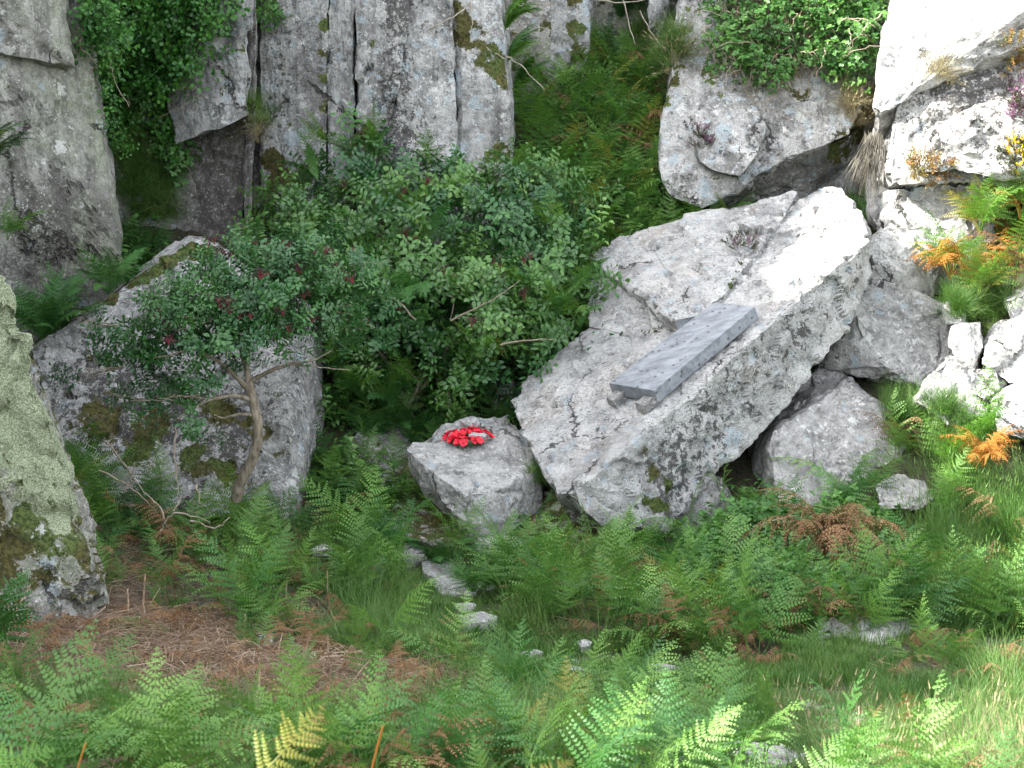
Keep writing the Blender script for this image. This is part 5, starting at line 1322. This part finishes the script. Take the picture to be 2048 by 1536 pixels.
for i, (px, py, Y_, lb) in enumerate([(670,880,17.3,'just right of the big boulder'),(740,820,17.9,'in the dark hollow left of the bush stems'),(830,800,17.9,'under the left half of the bush'),(900,810,17.8,'under the middle of the bush'),(980,790,17.8,'under the right half of the bush'),
   (690,760,18.2,'below the berries between tree and bush'),(1060,760,18.0,'left of the slab edge'),(650,960,16.8,'at the right foot of the big boulder'),(720,1000,16.6,'left of the low mossy stone'),(700,680,18.6,'high between the tree and the bush'),(1000,700,18.1,'half up the right side of the bush')]):
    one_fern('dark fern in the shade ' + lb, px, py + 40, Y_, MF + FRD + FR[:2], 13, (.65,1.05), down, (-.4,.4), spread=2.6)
def face_cam(deg): return tuple((Matrix.Rotation(R(deg), 3, 'Y') @ Matrix.Rotation(R(70), 3, 'Z')).to_euler())
# the two near, out of focus sunlit fronds
r1 = empty('bracken_fern', at(470, 1680, 4.3), 'blurred yellow green sunlit frond nearest to the viewer, bottom left of centre', 'fern')
child('frond', FRY[0], r1, at(470, 1610, 4.6), face_cam(38), .50)
r2 = empty('bracken_fern', at(1010, 1700, 4.6), 'blurred pale dry frond at the bottom centre edge', 'fern')
child('frond', FRY[1], r2, at(1040, 1600, 4.6), face_cam(50), .26)
r3 = empty('bracken_fern', at(30, 1650, 5.0), 'blurred light green frond at the bottom left corner', 'fern')
child('frond', FRB[1], r3, at(-90, 1580, 4.8), face_cam(62), .42)

# grass
def grass_field(name, label, meshes, poly, n, y0, y1, sc, seed, extra=None, world=None):
    p, px, py = ground_pts(n, y0, y1, seed)
    m = inpoly(px, py, poly) if poly else np.ones(len(p), bool)
    if extra is not None: m &= extra(p, px, py)
    p = p[m]; ok = np.array([free(q, .012) for q in p]); p = p[ok]; k = len(p); r_ = np.random.default_rng(seed)
    E = np.c_[r_.uniform(-.45, .45, k), r_.uniform(-.45, .45, k), r_.uniform(0, 6.28, k)]
    scatter(name, meshes, p - np.array([0, 0, .01]), E, r_.uniform(*sc, k), label=label)
grass_field('turf', 'short green turf of the path winding between the stones', GR, None, 26000, 7, 16.6, (.7, 1.2), 5,
    extra=lambda p, px, py: (inpoly(px, py, PATHP) | inpoly(px, py, TURF) | inpoly(px, py, OPEN)) & (fbm(p * 1.5, 5, 2) > -.25))
grass_field('grass', 'longer green grass between the ferns', GRL, None, 9000, 7, 17.5, (.55, 1.1), 6,
    extra=lambda p, px, py: ~inpoly(px, py, PATHP) & ~inpoly(px, py, OPEN) & ~inpoly(p[:, 0], p[:, 1], LITTER) & (fbm(p * 1.1, 15, 2) > -.05))
grass_field('grass_mixed', 'green and straw coloured grass on the lower right', GRL + GRL + GRD, [(1380,1400),(1650,1420),(2500,1380),(2500,1620),(1700,1600),(1500,1420)], 4200, 7.5, 13, (.4, .85), 7)
grass_field('tall_grass', 'tall rushy grass on the right slope', GRT + GRL, RUSH, 5200, 13, 18.5, (.6, 1.0), 8, extra=lambda p, px, py: fbm(p * 1.4, 25, 2) > -.3)
grass_field('undergrowth', 'dark leafy undergrowth filling the hollow under the elder bush', BR + ELB, None, 5200, 16.6, 23, (.8, 1.5), 9, extra=lambda p, px, py: (px < 1560) & (px > 230))
grass_field('right_bank_grass', 'sunlit grass between the rocks at the right edge', GRL + GRD[:1], [(1800,480),(2500,400),(2500,900),(1800,900)], 6500, 16, 21, (.5, .9), 19)
grass_field('bramble_cover', 'bramble leaves covering the ground between the ferns', BR, None, 5200, 12.5, 17.3, (.5, .9), 10,
    extra=lambda p, px, py: ~inpoly(px, py, PATHP) & ~inpoly(px, py, TURF) & (px > 1000) & (fbm(p * .8, 35, 2) > .0))
# bramble thicket in front of the hollow
random.seed(71)
p, px, py = ground_pts(3000, 13.5, 16.6, 14); m = inpoly(px, py, BRAM); P = []; D = []
for q in p[m]:
    if not free(q): continue
    for _ in range(4):
        P.append(Vector(q) + Vector((random.uniform(-.1, .1), random.uniform(-.1, .1), random.uniform(.02, .26)))); D.append(Vector((random.gauss(0, .5), random.gauss(-.3, .5), 1)).normalized())
root = empty('bramble', (P[0].x, P[0].y, gz(P[0].x, P[0].y)), 'dense bramble thicket with pale undersided leaves in front of the hollow under the slab', 'bramble')
plant('bramble', BR, P, [aim(d) for d in D], [random.uniform(.6, 1.0) for _ in P], [random.randrange(5) for _ in P], root, nmax=220)
for k in range(14):
    c = random.choice(P); branch_obj('stem', [[c, c + Vector((random.uniform(-.25, .25), -.1, .2)), c + Vector((random.uniform(-.5, .5), -.25, .1)), c + Vector((random.uniform(-.7, .7), -.35, -.15))]], 'stem_green' if k % 2 else 'twig', root, .005, .003, 4)

# ferns of the green bank behind the slab
random.seed(77); p, px, py = ground_pts(9000, 17.5, 24, 31); m = inpoly(px, py, [(1010,260),(1090,150),(1340,150),(1330,400),(1420,480),(1560,470),(1500,560),(1150,700),(1130,480)]) ; p = p[m]
p = p[:480]; k = len(p)
scatter('bank_ferns', FR + FRB + FRD + FRN + FRY, p, np.c_[rng.uniform(-.3, .3, k), rng.uniform(-.3, .3, k), rng.uniform(0, 6.28, k)], rng.uniform(.7, 1.2, k), np.array([random.choices(range(8 + 4 + 5 + 5 + 3), [3]*8 + [5]*4 + [1.5]*5 + [.9]*5 + [1]*3)[0] for _ in range(k)]), label='light green and rusty ferns covering the bank up to the dark recess')
# brown litter of dead bracken
p, px, py = ground_pts(3000, 8.5, 14, 15); m = inpoly(p[:, 0], p[:, 1], LITTER); p = p[m]; k = len(p)
scatter('dead_bracken_litter', ST, p, np.c_[rng.uniform(-.1, .1, k), rng.uniform(-.1, .1, k), rng.normal(0, .5, k) + rng.integers(0, 2, k) * math.pi], rng.uniform(.6, 1.1, k), label='brown litter of fallen dead bracken stalks at lower left')
p, px, py = ground_pts(2600, 7.5, 15.5, 16); m = ~inpoly(px, py, PATHP) & ((px < 1100) | (fbm(p, 5, 2) > .0)); p = p[m]; k = len(p)
scatter('fallen_stalks', ST + FRN, p, np.c_[rng.uniform(-.3, .3, k), rng.uniform(-.3, .3, k), rng.uniform(0, 6.28, k)], rng.uniform(.3, .75, k), np.where(rng.random(k) < .75, rng.integers(0, 5, k), rng.integers(5, 10, k)), label='scattered dead stalks and curled brown fronds among the ferns')
random.seed(81)
SL = {}
def stalk(px, py, Y_, dx, dy, r0=.006, mat='straw', label='broken brown bracken stalk standing in the litter at lower left', group='standing dead stalks'):
    b0 = at(px, py, Y_); b0.z = gz(b0.x, b0.y) if Y_ > 6 else b0.z
    t = at(px + dx, py + dy, Y_ + random.uniform(-.2, .2))
    V = []; Fc = []; P_ = smooth_path([b0 - b0, (t - b0) * .5 + Vector((random.uniform(-.015, .015), 0, 0)), t - b0], 3); tube(V, Fc, P_, r0, r0 * .6, 5)
    V.append(P_[-1] + Vector((.004, 0, .012))); n_ = len(V) - 1
    for q in range(5): Fc.append((n_ - 5 + q, n_ - 5 + (q + 1) % 5, n_))
    tag(link('dead_stalk', mesh_np('dead_stalk', V, Fc, M[mat]), None, None, b0), label, 'stalk', group)
for (px, py, Y_, dx, dy) in [(88,1260,12.2,35,-110),(105,1255,12.3,10,-70),(0,1280,11.5,60,-110),(140,1290,11.9,70,-75),(250,1240,12.6,5,-60),(285,1280,12,5,-130),(335,1350,11,15,-50),(410,1350,11,25,-90),(455,1330,11.3,-10,-50),(500,1420,10,20,-80),
   (590,1400,10.3,30,-130),(480,1300,11.9,10,-70),(545,1240,13,-35,-15),(610,1340,11.2,40,-40),(560,1470,9.4,20,-110),(650,1330,11.3,5,-60),(690,1380,10.6,50,-60),(150,1380,10.6,40,-90),(60,1350,11,60,-60),(220,1420,9.9,30,-80),(740,1450,9.6,20,-130),(880,1400,10.3,70,-40)]:
    lx, ly, nm = min(LAND, key=lambda q: (q[0] - px) ** 2 + (q[1] - py) ** 2)
    lb = ('tall' if dy < -95 else 'short' if dy > -55 else 'broken') + ' stalk ' + ('leaning right' if dx > 25 else 'leaning left' if dx < -5 else 'nearly upright') + (', left of ' if px < lx else ', right of ') + nm.replace('in the centre foreground', 'in front')
    if lb in SL: lb = lb.replace('broken', 'frayed').replace('tall', 'slender').replace('short', 'stubby')
    SL[lb] = 1; stalk(px, py, Y_, dx, dy, .010, label=lb)
stalk(720,1600,6.2,45,-145,.006,'bracken_orange','bright orange broken stalk at the bottom edge, left of centre',None)
stalk(150,1600,6.0,20,-110,.005,'bracken_orange','orange broken stalk tip at the bottom left edge',None)
stalk(1720,1560,8.3,-2,-145,.005,'straw','pale straight stalk standing before the path slab at lower right',None)
stalk(1838,1600,8.0,-2,-170,.004,'straw','thin white seed stem standing in the grass at lower right',None)
for _ in range(26):
    px = random.uniform(0, 760); py = random.uniform(1230, 1420); Y_ = 13.3 - (py - 1230) * .0165
    stalk(px, py, Y_, random.uniform(-25, 45), -random.uniform(35, 95), .007, label='thin broken bracken stalk, one of the many sticking out of the brown litter')
# dead bleached shrub in front of the left boulder
ds = empty('dead_shrub', at(330, 1100, 15.2), 'dead leafless shrub with pale bent twigs in front of the huge left boulder', 'shrub')
for l in [[(305,1100,15.1),(320,1075,15.0),(330,1045,15),(350,1020,15),(362,990,15.1)],[(330,1045,15),(315,1010,15.1),(290,985,15.2)],[(345,1025,15),(380,1030,15),(420,1045,15)],[(305,1100,15.1),(350,1100,14.9),(380,1085,14.9),(395,1060,14.9)],
          [(200,940,15.4),(260,975,15.3),(300,1010,15.2),(340,1060,15.1)],[(250,985,15.3),(262,960,15.3),(270,930,15.3)],[(210,880,15.5),(250,930,15.4),(290,990,15.2)],[(380,1040,14.9),(430,1055,14.8),(460,1035,14.9)],[(350,850,15.6),(352,930,15.4),(356,990,15.3)],[(390,970,15.3),(400,1000,15.2),(395,1020,15.2)]]:
    branch_obj('twig', [A(l)], 'twig', ds, .010, .004, 5, .012)
# moss cushions on the litter
for (px, py, r_, lb) in [(265,1265,.24,'mossy hummock behind the brown litter'),(215,1290,.14,'flat moss cushion left of the hummock'),(300,1380,.22,'brown green moss mound in the middle of the litter'),(900,1400,.2,'yellow green moss mound in the centre foreground'),(545,1120,.16,'moss mound under the ferns left of the path'),(1085,1160,.22,'mossy hump beside the upper path')]:
    h = cast(px, py, only=[ground]); c = h[0]
    pts = [c + Vector((math.cos(a) * r_ * random.uniform(.8, 1.1), math.sin(a) * r_ * .7, .02)) for a in np.linspace(0, 6, 9)] + [c + Vector((math.cos(a) * r_ * .5, math.sin(a) * r_ * .4, r_ * .35)) for a in np.linspace(0, 5, 5)] + [c - Vector((0, 0, .1))]
    rock('moss_cushion', [pts], M['moss'], voxel=.02, amp=.03, chip=.0, fine=.02, seed=int(px), label=lb, cat='moss')
